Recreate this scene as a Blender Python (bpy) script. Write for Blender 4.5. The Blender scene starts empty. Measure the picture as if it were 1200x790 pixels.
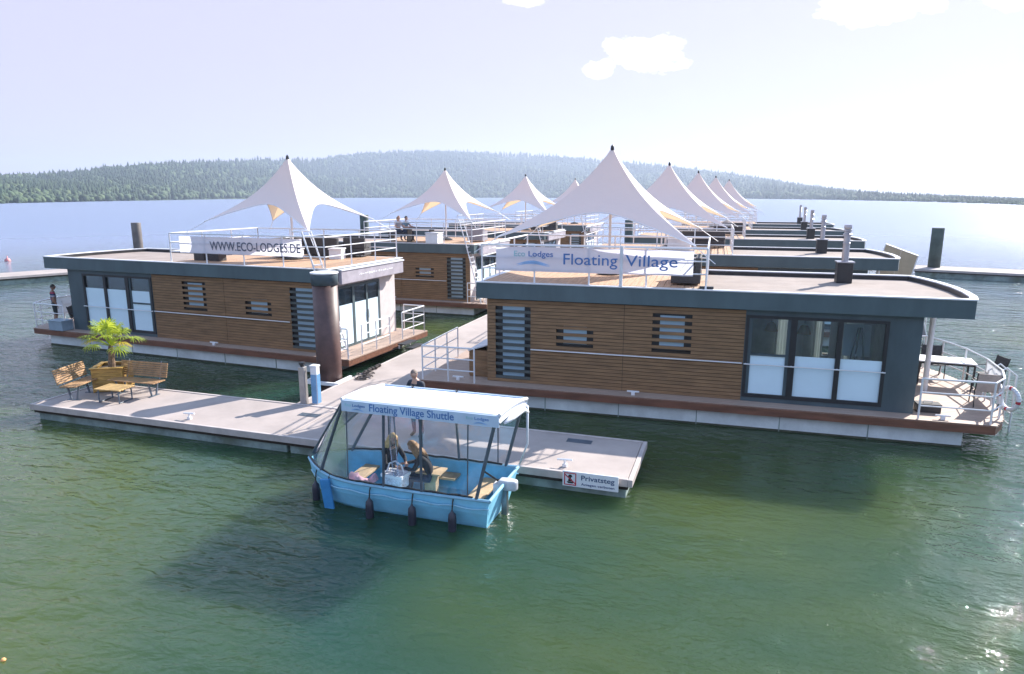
import bpy, math, random
import numpy as np
from mathutils import Vector, Matrix
random.seed(7); rng = np.random.default_rng(11)
sc = bpy.context.scene
COL = sc.collection
R = math.radians

# ------------------------------------------------------------------ materials
MATS = {}
def _n(nt, t, **kw):
    n = nt.nodes.new(t)
    for k, v in kw.items(): setattr(n, k, v)
    return n
def mat(name, color, rough=.6, metal=0., var=.12, scale=3., bump=0., bscale=40., spec=.5, stain=None, stretch=(1,1,1)):
    if name in MATS: return MATS[name]
    m = bpy.data.materials.new(name); m.use_nodes = True; nt = m.node_tree
    b = nt.nodes['Principled BSDF']
    b.inputs['Roughness'].default_value = rough; b.inputs['Metallic'].default_value = metal
    b.inputs['Specular IOR Level'].default_value = spec
    tc = _n(nt, 'ShaderNodeTexCoord'); mp = _n(nt, 'ShaderNodeMapping'); mp.inputs['Scale'].default_value = stretch
    nt.links.new(tc.outputs['Object'], mp.inputs[0])
    no = _n(nt, 'ShaderNodeTexNoise'); no.inputs['Scale'].default_value = scale; no.inputs['Detail'].default_value = 6
    no.inputs['Roughness'].default_value = .65
    nt.links.new(mp.outputs[0], no.inputs['Vector'])
    cr = _n(nt, 'ShaderNodeValToRGB')
    c = color
    lo = [max(0, v * (1 - 1.6 * var)) for v in c]; hi = [min(1, v * (1 + 1.6 * var)) for v in c]
    cr.color_ramp.elements[0].position = .3; cr.color_ramp.elements[1].position = .7
    cr.color_ramp.elements[0].color = (*lo, 1); cr.color_ramp.elements[1].color = (*hi, 1)
    nt.links.new(no.outputs['Fac'], cr.inputs[0]); out = cr.outputs[0]
    if stain:
        n2 = _n(nt, 'ShaderNodeTexNoise'); n2.inputs['Scale'].default_value = stain[1]; n2.inputs['Detail'].default_value = 8
        nt.links.new(mp.outputs[0], n2.inputs['Vector'])
        r2 = _n(nt, 'ShaderNodeValToRGB'); r2.color_ramp.elements[0].position = .5; r2.color_ramp.elements[1].position = .72
        r2.color_ramp.elements[0].color = (0,0,0,1); r2.color_ramp.elements[1].color = (stain[2],)*3 + (1,)
        nt.links.new(n2.outputs['Fac'], r2.inputs[0])
        mx = _n(nt, 'ShaderNodeMixRGB'); nt.links.new(r2.outputs[0], mx.inputs[0]); nt.links.new(out, mx.inputs[1])
        mx.inputs[2].default_value = (*stain[0], 1); out = mx.outputs[0]
    nt.links.new(out, b.inputs['Base Color'])
    if bump:
        n3 = _n(nt, 'ShaderNodeTexNoise'); n3.inputs['Scale'].default_value = bscale; n3.inputs['Detail'].default_value = 4
        nt.links.new(mp.outputs[0], n3.inputs['Vector'])
        bp = _n(nt, 'ShaderNodeBump'); bp.inputs['Strength'].default_value = .6; bp.inputs['Distance'].default_value = bump
        nt.links.new(n3.outputs['Fac'], bp.inputs['Height']); nt.links.new(bp.outputs[0], b.inputs['Normal'])
    MATS[name] = m
    return m

def cloth(name, color, trans, f, rough=.8):
    m = bpy.data.materials.new(name); m.use_nodes = True; nt = m.node_tree
    b = nt.nodes['Principled BSDF']; b.inputs['Base Color'].default_value = (*color, 1); b.inputs['Roughness'].default_value = rough
    b.inputs['Specular IOR Level'].default_value = .2
    t = _n(nt, 'ShaderNodeBsdfTranslucent'); t.inputs[0].default_value = (*trans, 1)
    mx = _n(nt, 'ShaderNodeMixShader'); mx.inputs[0].default_value = f
    tc = _n(nt, 'ShaderNodeTexCoord'); no = _n(nt, 'ShaderNodeTexNoise'); no.inputs['Scale'].default_value = 2.2; no.inputs['Detail'].default_value = 5
    nt.links.new(tc.outputs['Object'], no.inputs['Vector'])
    bp = _n(nt, 'ShaderNodeBump'); bp.inputs['Distance'].default_value = .03; bp.inputs['Strength'].default_value = .5
    nt.links.new(no.outputs['Fac'], bp.inputs['Height']); nt.links.new(bp.outputs[0], b.inputs['Normal'])
    nt.links.new(b.outputs[0], mx.inputs[1]); nt.links.new(t.outputs[0], mx.inputs[2])
    nt.links.new(mx.outputs[0], nt.nodes['Material Output'].inputs[0])
    MATS[name] = m
    return m

def clear(name, tint, refl=.06, frost=0., frost_col=(.8,.8,.85)):
    """clear sheet: transparent + fresnel gloss + a little frosted diffuse"""
    m = bpy.data.materials.new(name); m.use_nodes = True; nt = m.node_tree
    nt.nodes.remove(nt.nodes['Principled BSDF'])
    tr = _n(nt, 'ShaderNodeBsdfTransparent'); tr.inputs[0].default_value = (*tint, 1)
    gl = _n(nt, 'ShaderNodeBsdfGlossy'); gl.inputs['Roughness'].default_value = .04; gl.inputs[0].default_value = (.9,.93,1,1)
    tc = _n(nt, 'ShaderNodeTexCoord'); no = _n(nt, 'ShaderNodeTexNoise'); no.inputs['Scale'].default_value = 2.6; no.inputs['Detail'].default_value = 6
    nt.links.new(tc.outputs['Object'], no.inputs['Vector'])
    bp = _n(nt, 'ShaderNodeBump'); bp.inputs['Distance'].default_value = .03 if frost else .004; bp.inputs['Strength'].default_value = .5
    nt.links.new(no.outputs['Fac'], bp.inputs['Height']); nt.links.new(bp.outputs[0], gl.inputs['Normal'])
    fr = _n(nt, 'ShaderNodeLayerWeight'); fr.inputs[0].default_value = .25
    ad = _n(nt, 'ShaderNodeMath', operation='MULTIPLY_ADD'); nt.links.new(fr.outputs['Fresnel'], ad.inputs[0]); ad.inputs[1].default_value = .8; ad.inputs[2].default_value = refl
    mx = _n(nt, 'ShaderNodeMixShader'); nt.links.new(ad.outputs[0], mx.inputs[0]); nt.links.new(tr.outputs[0], mx.inputs[1]); nt.links.new(gl.outputs[0], mx.inputs[2])
    last = mx
    if frost:
        df = _n(nt, 'ShaderNodeBsdfDiffuse'); df.inputs[0].default_value = (*frost_col, 1)
        tl = _n(nt, 'ShaderNodeBsdfTranslucent'); tl.inputs[0].default_value = (*frost_col, 1)
        m2 = _n(nt, 'ShaderNodeMixShader'); nt.links.new(df.outputs[0], m2.inputs[1]); nt.links.new(tl.outputs[0], m2.inputs[2])
        cr = _n(nt, 'ShaderNodeMapRange'); cr.inputs['From Min'].default_value = .35; cr.inputs['From Max'].default_value = .75
        cr.inputs['To Min'].default_value = frost * .3; cr.inputs['To Max'].default_value = frost * 2
        nt.links.new(no.outputs['Fac'], cr.inputs['Value'])
        m3 = _n(nt, 'ShaderNodeMixShader'); nt.links.new(cr.outputs[0], m3.inputs[0]); nt.links.new(mx.outputs[0], m3.inputs[1]); nt.links.new(m2.outputs[0], m3.inputs[2]); last = m3
    nt.links.new(last.outputs[0], nt.nodes['Material Output'].inputs[0])
    MATS[name] = m
    return m

WOOD   = mat('cladding_wood', (.245,.138,.066), .65, var=.22, scale=2.2, stretch=(.6,3,5), bump=.002, bscale=30)
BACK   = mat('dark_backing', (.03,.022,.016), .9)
FASCIA = mat('slate_fascia', (.075,.112,.124), .45, var=.12, scale=1.2, stain=((.10,.14,.155), 1.1, .35), stretch=(1,1,.35))
DARKP  = mat('slate_panel', (.062,.090,.102), .5, var=.14, scale=1.6, stain=((.085,.12,.135), 1.3, .35), stretch=(1,1,.35))
RIM    = mat('white_flashing', (.68,.68,.7), .4, var=.06)
ROOFM  = mat('roof_gravel', (.29,.235,.205), .95, var=.1, scale=1.1, bump=.01, bscale=120, stain=((.36,.31,.28), .45, .55))
DECKW  = mat('deck_wood', (.43,.27,.17), .7, var=.2, scale=3., stretch=(9,.5,3), bump=.002)
DECKL  = mat('pale_deck_wood', (.40,.29,.23), .7, var=.14, scale=3., stretch=(.6,9,3), bump=.002)
DFASC  = mat('red_brown_deck_edge', (.17,.07,.04), .6, var=.25, scale=2., stretch=(.5,3,3))
HULLM  = mat('concrete_float', (.62,.66,.66), .8, var=.12, scale=1.4, bump=.003, stain=((.55,.58,.56), .9, .6))
STEEL  = mat('white_rail', (.78,.77,.78), .35, metal=.1, var=.04)
FLUE   = mat('flue_steel', (.40,.40,.43), .28, metal=.9, var=.06)
BLACK  = mat('black_plastic', (.018,.019,.021), .45, var=.2)
DGREY  = mat('dark_grey_weave', (.055,.052,.055), .8, var=.25, scale=20)
WHITE  = mat('white_board', (.75,.75,.77), .5, var=.04)
WALLW  = mat('white_wall', (.55,.50,.49), .7, var=.06)
PIERT  = mat('pier_concrete', (.365,.308,.282), .85, var=.1, scale=.8, bump=.003, bscale=60, stain=((.28,.235,.215), .6, .5))
PIERE  = mat('pier_edge_trim', (.45,.39,.365), .7, var=.1)
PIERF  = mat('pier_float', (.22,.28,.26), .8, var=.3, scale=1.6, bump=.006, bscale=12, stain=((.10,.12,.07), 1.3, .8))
RUST   = mat('brown_steel_pile', (.085,.045,.04), .5, var=.3, scale=1.6, bump=.002, stain=((.15,.09,.08), 1.2, .5))
CAPM   = mat('slate_pile_cap', (.055,.085,.105), .5)
PGREY  = mat('green_black_pile', (.055,.08,.07), .7, var=.3, scale=1.1)
PBROWN = mat('brown_grey_pile', (.14,.12,.11), .7, var=.25, scale=1.4)
BENCHW = mat('bench_slat_wood', (.33,.19,.09), .6, var=.25, scale=4)
PLANTW = mat('yellow_planter_wood', (.40,.235,.06), .65, var=.28, scale=3, stretch=(1,1,5))
SOIL   = mat('soil', (.05,.035,.025), .95)
TRUNKM = mat('palm_trunk_fibre', (.20,.13,.085), .95, var=.4, scale=14, bump=.02, bscale=30)
BLUEH  = mat('sky_blue_hull', (.25,.62,.84), .35, var=.08, scale=2., stain=((.40,.66,.78), 2.5, .3))
BLUEI  = mat('blue_interior', (.14,.46,.68), .5, var=.12)
NAVY   = mat('navy_letters', (.03,.07,.16), .6)
BLUEL  = mat('blue_letters', (.06,.17,.42), .6)
GREYL  = mat('grey_letters', (.10,.12,.17), .6)
TEALL  = mat('teal_letters', (.30,.55,.60), .6)
LBLUE  = mat('light_blue_swoosh', (.30,.48,.75), .6)
REDM   = mat('sign_red', (.50,.03,.05), .5)
BPOST  = mat('blue_info_panel', (.14,.30,.50), .4)
POSTG  = mat('grey_frame_tube', (.10,.125,.155), .5)
ROOFT  = mat('roof_tarp', (.74,.76,.82), .5, var=.06, scale=1.6)
FASCT  = mat('tarp_valance', (.50,.62,.76), .5, var=.05)
LWOOD  = mat('light_wood', (.52,.37,.22), .6, var=.2)
PINK   = mat('pink_blanket', (.62,.36,.42), .9, bump=.02, bscale=6)
SKIN   = mat('skin', (.50,.29,.21), .55, var=.05)
SKIND  = mat('tanned_skin', (.30,.16,.11), .55, var=.05)
HAIRB  = mat('blonde_hair', (.62,.42,.18), .6, var=.25, scale=30)
HAIRL  = mat('light_brown_hair', (.30,.17,.08), .6, var=.25, scale=30)
HAIRD  = mat('dark_hair', (.03,.022,.018), .6)
HAIRG  = mat('grey_brown_hair', (.16,.12,.10), .7)
SHIRTD = mat('dark_tshirt', (.03,.035,.05), .85)
SHIRTG = mat('grey_blue_shirt', (.16,.25,.31), .85)
SHIRTP = mat('pale_shirt', (.42,.42,.46), .85)
JACK   = mat('black_jacket', (.018,.018,.024), .8)
SHORTS = mat('dark_shorts', (.02,.028,.03), .85)
JEANS  = mat('dark_jeans', (.03,.04,.07), .85)
BEIGE  = mat('beige_sailcloth', (.46,.36,.25), .85, var=.06)
GREYC  = mat('grey_mesh', (.30,.27,.29), .9, var=.1)
SLING  = mat('beige_sling', (.42,.36,.33), .9)
ROPE   = mat('dark_rope', (.06,.05,.045), .9)
PINKT  = mat('pale_pink_cushion', (.62,.50,.50), .9, var=.08)
ORANGE = mat('orange_shade', (.75,.38,.14), .6)
CURT   = cloth('white_curtain', (.75,.73,.71), (.8,.78,.75), .5)
ROOMM  = mat('room_wall', (.42,.42,.42), .8)
BUOYM  = mat('buoy_red', (.55,.22,.22), .5)
SLATD  = mat('louvre_slat', (.075,.085,.08), .6, var=.2)
def striped(name, cols, per):
    m = bpy.data.materials.new(name); m.use_nodes = True; nt = m.node_tree; b = nt.nodes['Principled BSDF']; b.inputs['Roughness'].default_value = .85
    tc = _n(nt, 'ShaderNodeTexCoord'); sp = _n(nt, 'ShaderNodeSeparateXYZ'); nt.links.new(tc.outputs['Object'], sp.inputs[0])
    d = _n(nt, 'ShaderNodeMath', operation='DIVIDE'); d.inputs[1].default_value = per; nt.links.new(sp.outputs[2], d.inputs[0])
    f = _n(nt, 'ShaderNodeMath', operation='FRACT'); nt.links.new(d.outputs[0], f.inputs[0])
    cr = _n(nt, 'ShaderNodeValToRGB'); cr.color_ramp.interpolation = 'CONSTANT'
    while len(cr.color_ramp.elements) < len(cols): cr.color_ramp.elements.new(.5)
    for i, c in enumerate(cols):
        cr.color_ramp.elements[i].position = i / len(cols); cr.color_ramp.elements[i].color = (*c, 1)
    nt.links.new(f.outputs[0], cr.inputs[0]); nt.links.new(cr.outputs[0], b.inputs['Base Color']); MATS[name] = m; return m
STRIPE = striped('striped_shirt', [(.03,.04,.11), (.30,.04,.07), (.03,.04,.11), (.42,.42,.5)], .27)
TENT   = cloth('tent_cloth', (.86,.78,.76), (.85,.62,.36), .24)
BANN   = cloth('banner_cloth', (.68,.70,.78), (.72,.72,.80), .5)
FROST  = mat('frosted_film', (.34,.47,.56), .18, var=.05, scale=.7)
FILM   = mat('frosted_door_film', (.68,.84,.92), .2, var=.03, scale=.6)
MESHB  = clear('mesh_banner', (.88,.9,.95), .02, .32, (.62,.66,.78))
GLASS  = clear('window_glass', (.70,.82,.86), .05)
VINYL  = clear('vinyl_sheet', (.93,.95,.97), .03, .03, (.6,.62,.7))
WINDSC = cloth('white_windscreen', (.7,.7,.72), (.75,.75,.78), .55)

# ------------------------------------------------------------------ mesh builder
class MB:
    def __init__(s): s.v = []; s.f = []; s.mi = []; s.cur = 0
    def quad(s, *p):
        b = len(s.v); s.v += [tuple(q) for q in p]; s.f.append(tuple(range(b, b + len(p)))); s.mi.append(s.cur); return s
    def box(s, x0, x1, y0, y1, z0, z1, M=None):
        b = len(s.v)
        vs = [Vector((x, y, z)) for z in (z0, z1) for y in (y0, y1) for x in (x0, x1)]
        s.v += [tuple(M @ p) if M is not None else tuple(p) for p in vs]
        for f in ((0,2,3,1),(4,5,7,6),(0,1,5,4),(2,6,7,3),(0,4,6,2),(1,3,7,5)):
            s.f.append(tuple(b + i for i in f)); s.mi.append(s.cur)
        return s
    def tube(s, pts, r, n=8, r2=None, cap=True):
        P = [Vector(p) for p in pts]; L = len(P); b = len(s.v)
        up = None
        for i in range(L):
            t = (P[min(i + 1, L - 1)] - P[max(i - 1, 0)]).normalized()
            if up is None:
                a = Vector((0, 0, 1)) if abs(t.z) < .9 else Vector((1, 0, 0))
                up = (a - t * a.dot(t)).normalized()
            else:
                up = (up - t * up.dot(t)).normalized()
            w = t.cross(up)
            if hasattr(r, '__len__'): rr = r[i]
            else: rr = r if r2 is None else r + (r2 - r) * i / (L - 1)
            for k in range(n):
                a = 2 * math.pi * k / n
                s.v.append(tuple(P[i] + up * (rr * math.cos(a)) + w * (rr * math.sin(a))))
        for i in range(L - 1):
            for k in range(n):
                k2 = (k + 1) % n
                s.f.append((b + i*n + k, b + i*n + k2, b + (i+1)*n + k2, b + (i+1)*n + k)); s.mi.append(s.cur)
        if cap:
            s.f.append(tuple(b + k for k in reversed(range(n)))); s.mi.append(s.cur)
            s.f.append(tuple(b + (L-1)*n + k for k in range(n))); s.mi.append(s.cur)
        return s
    def lathe(s, prof, c=(0,0,0), n=16, M=None):
        b = len(s.v); L = len(prof)
        for r, z in prof:
            for k in range(n):
                a = 2*math.pi*k/n; p = Vector((c[0] + r*math.cos(a), c[1] + r*math.sin(a), c[2] + z))
                s.v.append(tuple(M @ p) if M is not None else tuple(p))
        for i in range(L-1):
            for k in range(n):
                k2 = (k+1) % n
                s.f.append((b+i*n+k, b+i*n+k2, b+(i+1)*n+k2, b+(i+1)*n+k)); s.mi.append(s.cur)
        s.f.append(tuple(b+k for k in reversed(range(n)))); s.mi.append(s.cur)
        s.f.append(tuple(b+(L-1)*n+k for k in range(n))); s.mi.append(s.cur)
        return s
    def prism(s, poly, z0, z1):
        b = len(s.v); n = len(poly)
        s.v += [(x, y, z0) for x, y in poly] + [(x, y, z1) for x, y in poly]
        s.f.append(tuple(b+i for i in reversed(range(n)))); s.f.append(tuple(b+n+i for i in range(n))); s.mi += [s.cur]*2
        for i in range(n):
            j = (i+1) % n; s.f.append((b+i, b+j, b+n+j, b+n+i)); s.mi.append(s.cur)
        return s
    def ring(s, outer, inner, z0, z1):
        """a band between two plan outlines with the same number of points"""
        n = len(outer); b = len(s.v)
        s.v += [(x,y,z0) for x,y in outer] + [(x,y,z1) for x,y in outer] + [(x,y,z0) for x,y in inner] + [(x,y,z1) for x,y in inner]
        for i in range(n):
            j = (i+1) % n
            s.f += [(b+i,b+j,b+n+j,b+n+i), (b+n+i,b+n+j,b+3*n+j,b+3*n+i), (b+2*n+j,b+2*n+i,b+3*n+i,b+3*n+j), (b+j,b+i,b+2*n+i,b+2*n+j)]
            s.mi += [s.cur]*4
        return s
    def wall(s, u0, u1, z0, z1, holes, v0, v1):
        """upright wall in the u-z plane between v0 (front) and v1 with rectangular openings"""
        us = sorted({u0, u1, *[min(max(x,u0),u1) for h in holes for x in h[:2]]}); zs = sorted({z0, z1, *[min(max(x,z0),z1) for h in holes for x in h[2:]]})
        def solid(i, j):
            if i < 0 or j < 0 or i >= len(us)-1 or j >= len(zs)-1: return False
            cu = (us[i]+us[i+1])/2; cz = (zs[j]+zs[j+1])/2
            return not any(h[0] < cu < h[1] and h[2] < cz < h[3] for h in holes)
        for i in range(len(us)-1):
            for j in range(len(zs)-1):
                if not solid(i, j): continue
                a, b, c, d = us[i], us[i+1], zs[j], zs[j+1]
                s.quad((a,v0,c),(b,v0,c),(b,v0,d),(a,v0,d)); s.quad((b,v1,c),(a,v1,c),(a,v1,d),(b,v1,d))
                if not solid(i-1,j): s.quad((a,v1,c),(a,v0,c),(a,v0,d),(a,v1,d))
                if not solid(i+1,j): s.quad((b,v0,c),(b,v1,c),(b,v1,d),(b,v0,d))
                if not solid(i,j-1): s.quad((a,v1,c),(b,v1,c),(b,v0,c),(a,v0,c))
                if not solid(i,j+1): s.quad((a,v0,d),(b,v0,d),(b,v1,d),(a,v1,d))
        return s
    def build(s, name, m, parent=None, mx=False, smooth=False, M=None):
        me = bpy.data.meshes.new(name)
        v = s.v if M is None else [tuple(M @ Vector(p)) for p in s.v]
        f = s.f
        if mx:
            v = [(-x, y, z) for x, y, z in v]; f = [tuple(reversed(q)) for q in f]
        me.from_pydata(v, [], f)
        for mm in (m if isinstance(m, (list, tuple)) else [m]): me.materials.append(mm)
        if isinstance(m, (list, tuple)): me.polygons.foreach_set('material_index', s.mi)
        if smooth: me.polygons.foreach_set('use_smooth', [True]*len(me.polygons))
        me.update()
        o = bpy.data.objects.new(name, me); COL.objects.link(o)
        if parent: o.parent = parent
        return o
def merge(o):
    import bmesh
    bm = bmesh.new(); bm.from_mesh(o.data); bmesh.ops.remove_doubles(bm, verts=bm.verts, dist=.0008); bm.to_mesh(o.data); bm.free(); return o
def tag(o, label=None, cat=None, group=None, kind=None):
    for k, v in (('label', label), ('category', cat), ('group', group), ('kind', kind)):
        if v: o[k] = v
    return o
def empty(name, loc, rz=0, **kw):
    o = bpy.data.objects.new(name, None); COL.objects.link(o); o.location = loc; o.rotation_euler = (0, 0, rz); o.empty_display_size = .3
    return tag(o, **kw)
def copy_tree(o, parent=None, label=None):
    c = o.copy(); COL.objects.link(c)
    if parent: c.parent = parent
    if label: c['label'] = label
    for ch in list(o.children): copy_tree(ch, c)
    return c
def bevel(o, w=.01, seg=2):
    b = o.modifiers.new('bevel', 'BEVEL'); b.width = w; b.segments = seg; b.limit_method = 'ANGLE'; return o
def text_mb(body, size, depth=.004, sx=1., bold=.012):
    c = bpy.data.curves.new('t', 'FONT'); c.body = body; c.size = size; c.extrude = depth; c.resolution_u = 4; c.offset = (.003 if body in ('Floating','Village') else bold)*size
    o = bpy.data.objects.new('t', c); COL.objects.link(o)
    me = bpy.data.meshes.new_from_object(o.evaluated_get(bpy.context.evaluated_depsgraph_get()))
    v = [(p.co.x*sx, p.co.y, p.co.z) for p in me.vertices]; f = [tuple(p.vertices) for p in me.polygons]
    bpy.data.objects.remove(o); bpy.data.curves.remove(c); bpy.data.meshes.remove(me)
    w0 = min(p[0] for p in v); v = [(x - w0, y, z) for x, y, z in v]
    return v, f, max(p[0] for p in v)
def text_part(name, body, x, y, z, h, width, m, parent, depth=.004, axis='x'):
    """upright lettering whose front faces -Y (axis x) or +X (axis y); cap height h, total width set"""
    bpy.context.view_layer.update()
    v, f, w = text_mb(body, h/.7, depth)
    k = width / w
    mb = MB(); mb.f = list(f); mb.mi = [0]*len(f)
    if axis == 'x': mb.v = [(x + a*k, y - c, z + b) for a, b, c in v]
    else: mb.v = [(x + c, y + a*k, z + b) for a, b, c in v]
    return mb.build(name, m, parent)
def rails(mb, path, h=1.08, levels=(.36,.72), step=1.3, r=.027, closed=False, base=True, lean=0):
    P = [Vector(p) for p in path]
    for a, b in zip(P[:-1], P[1:]):
        n = max(1, round((b-a).length/step))
        for i in range(n):
            q = a.lerp(b, i/n); mb.tube([q, q+Vector((0,0,h))], r*.95, 6)
    mb.tube([P[-1], P[-1]+Vector((0,0,h))], r*.95, 6)
    for l in (*levels, h): mb.tube([p+Vector((0,0,l)) for p in P], r if l == h else r*.72, 6)
    return mb

# ------------------------------------------------------------------ camera
CAMP = Vector((0, 0, 6.2)); PITCH, YAW = R(11.7), R(18.2)
cd = bpy.data.cameras.new('camera'); cam = bpy.data.objects.new('camera', cd); COL.objects.link(cam)
cam.location = CAMP; cam.rotation_euler = (math.pi/2 - PITCH, 0, YAW); cd.lens = 24; cd.sensor_width = 36; cd.clip_end = 12000; cd.clip_start = .1
sc.camera = cam
_fw = Vector((-math.sin(YAW)*math.cos(PITCH), math.cos(YAW)*math.cos(PITCH), -math.sin(PITCH)))
_rt = Vector((math.cos(YAW), math.sin(YAW), 0)); _up = _rt.cross(_fw)
def ray(px, py): return _fw + _rt*((px-600)/800) - _up*((py-395)/800)
def onY(px, py, Y): d = ray(px, py); return CAMP + d*(Y/d.y)
def onZ(px, py, z): d = ray(px, py); return CAMP + d*((z-6.2)/d.z)

# ------------------------------------------------------------------ houseboat
L, D = 11.5, 5.05
ROOF = [(-.3,-.15),(12.55,-.15),(12.72,.5),(12.82,1.4),(12.85,2.4),(12.78,3.4),(12.62,4.4),(12.4,5.2),(-.3,5.2)]
def inset(poly, d):
    n = len(poly); out = []
    for i in range(n):
        p, a, b = Vector(poly[i]), Vector(poly[i-1]), Vector(poly[(i+1) % n])
        e1 = (p-a).normalized(); e2 = (b-p).normalized(); n1 = Vector((-e1.y, e1.x)); n2 = Vector((-e2.y, e2.x))
        m = (n1+n2).normalized(); k = d / max(.3, m.dot(n1)); q = p + m*k; out.append((q.x, q.y))
    return out
DZ = .70          # deck height
def houseboat(name, label, group, mx, dk, louvre_first=True):
    root = empty(name, (0,0,0), label=label, cat='houseboat', group=group)
    B = lambda mb, nm, m, p=root, **k: mb.build(nm, m, p, mx=mx, **k)
    deck_pl = [(-dk,-.5),(13.2,-.5),(13.55,.1),(13.82,1.0),(13.92,2.4),(13.82,3.8),(13.5,4.9),(13.2,5.55),(-dk,5.55)]
    # float
    bevel(B(MB().box(-.3, 12.6, -.28, 5.3, -.5, .47), 'hull', HULLM), .03)
    for i in range(1, 6): B(MB().box(-.3+i*2.15-.012, -.3+i*2.15+.012, -.292, -.27, -.4, .46), 'hull_seam', PIERF)
    B(MB().box(-.306, 12.606, -.286, 5.306, -.45, .055), 'waterline_band', mat('waterline_algae', (.055,.06,.035), .8, var=.3, scale=3))
    # deck: fascia ring and planks
    B(MB().ring(deck_pl, inset(deck_pl, .05), .46, DZ-.005), 'deck_edge', DFASC)
    pk = MB()
    def clipx(v0, v1):      # right end of the deck at this v
        v = (v0+v1)/2; pts = deck_pl[1:8]
        for (xa, ya), (xb, yb) in zip(pts[:-1], pts[1:]):
            if ya <= v <= yb: return xa + (xb-xa)*(v-ya)/(yb-ya)
        return 13.2
    n = 42; w = 6.05/n
    for i in range(n):
        v0 = -.5 + i*w; v1 = v0 + w - .012; pk.box(-dk-.01, clipx(v0, v1)+.01, v0, v1, DZ-.04, DZ)
    B(pk, 'deck_planks', DECKL)
    B(MB().prism(inset(deck_pl, .04), .5, DZ-.05), 'deck_frame', BACK)
    # openings in the front
    LV = (.24, 1.32, .80, 3.05); W2 = (2.09, 3.18, 1.93, 2.55); W3 = (4.83, 5.9, 1.96, 3.0); SD = (7.3, 10.75, .82, 3.08)
    holes = [LV, W2, W3, SD]
    B(MB().wall(0, L, DZ, 3.25, holes, .03, .15), 'front_wall', BACK)
    bd = MB(); z = DZ + .01; bh = .1
    while z + bh < 3.24:
        segs = [(0.0, 7.28)]
        for h in (LV, W2, W3):
            if z + bh*.5 > h[2] and z + bh*.5 < h[3]:
                segs = [q for (a, b) in segs for q in ([(a, b)] if b <= h[0] or a >= h[1] else [(a, h[0]), (h[1], b)])]
        for a, b in segs:
            mid = 4.04
            for c, d in ([(a, mid-.006), (mid+.006, b)] if a < mid < b else [(a, b)]):
                if d - c > .02: bd.box(c, d, 0, .026, z, z+bh-.013)
        z += bh
    B(bd, 'wood_cladding', WOOD)
    dp = MB(); dp.wall(7.28, L, DZ, 3.25, [SD], -.004, .028); dp.box(L-.03, L, .03, D-.15, DZ, 3.24)
    B(dp, 'slate_panel', DARKP)
    # room shell
    rm = MB(); rm.wall(.1, L-.05, DZ+.02, 3.22, [(8.6,9.15,1.1,2.9),(9.75,10.2,1.1,2.9),(10.6,11.0,1.1,2.9)], 4.6, 4.7)
    rm.box(.1, L-.05, .2, 4.6, DZ+.01, DZ+.03); rm.box(.1, L-.05, .16, 4.6, 3.20, 3.24); rm.box(7.0, 7.06, .2, 4.6, DZ+.03, 3.2); rm.box(L-.1, L-.05, .2, 4.6, DZ+.03, 3.2)
    B(rm, 'room', ROOMM)
    ct = MB()
    for a, b in ((8.45,8.8),(9.02,9.3),(9.62,9.9),(10.08,10.3),(10.55,11.05)):
        nn = 8
        for i in range(nn):
            u = a + (b-a)*i/nn; ct.box(u, u+(b-a)/nn*.98, 4.44+.03*(i % 2), 4.46+.03*(i % 2), .9, 3.1)
    B(ct, 'curtain', CURT)
    # sliding door: three panels
    ft_ = 2.5 if mx else 2.02
    fr = MB()
    for a, b in ((7.3,7.38),(8.42,8.58),(9.56,9.68),(10.67,10.75)): fr.box(a, b, -.03, .1, .82, 3.08)
    for a, b in ((.82,.92),(3.0,3.08)):
        for c, d in ((7.38,8.42),(8.58,9.56),(9.68,10.67)): fr.box(c, d, -.025, .095, a, b)
    sd = B(fr, 'sliding_door', BLACK)
    for c, d in ((7.38,8.42),(8.58,9.56),(9.68,10.67)):
        o = B(MB().box(c, d, .03, .045, ft_, 3.0), 'glass_pane', GLASS, sd)
        o = B(MB().box(c, d, .03, .045, .92, ft_), 'frosted_pane', FILM, sd)
    f2 = MB(); f2.box(7.38,8.42,.0,.03,1.98,2.04); f2.box(7.38,7.46,.0,.03,.92,3.0); f2.box(8.34,8.42,.0,.03,.92,3.0)
    B(f2, 'door_sash', DARKP, sd)
    # louvred windows
    for nm, h in (('louvred_window', LV), ('window', W2), ('window', W3)):
        fr = MB(); u0, u1, z0, z1 = h
        fr.box(u0+.16, u0+.2, .06, .11, z0, z1); fr.box(u1-.2, u1-.16, .06, .11, z0, z1); fr.box(u0+.2, u1-.2, .06, .11, z0, z0+.05); fr.box(u0+.2, u1-.2, .06, .11, z1-.05, z1)
        fr.box(u0, u0+.16, .1, .12, z0, z1); fr.box(u1-.16, u1, .1, .12, z0, z1)
        wo = B(fr, nm, BLACK)
        B(MB().box(u0+.2, u1-.2, .08, .09, z0+.05, z1-.05), 'glass_pane', FROST, wo)
        B(MB().box(u0+.01, u1-.01, .135, .15, z0, z1), 'blind', ROOMM, wo)
        sl = MB(); z = DZ + .01 + bh*math.ceil((z0-DZ-.01)/bh); k = 0
        while z + bh*.8 < z1:
            if k % 2 == 0: sl.box(u0-.0, u1+.0, .0, .026, z, z+bh-.013)
            z += bh; k += 1
        B(sl, 'slat', WOOD if nm == 'window' else SLATD, wo)
    hr = MB()
    hr.tube([(1.34,-.07,1.76),(7.25,-.07,1.76)], .018, 6); hr.tube([(7.3,-.09,1.75),(10.75,-.09,1.75)], .018, 6)
    for u in (1.4,2.9,4.4,5.9,7.2,7.35,8.5,9.62,10.7): hr.tube([(u,-.08,1.755),(u,.0,1.755)], .012, 6)
    B(hr, 'handrail', STEEL)
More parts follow.
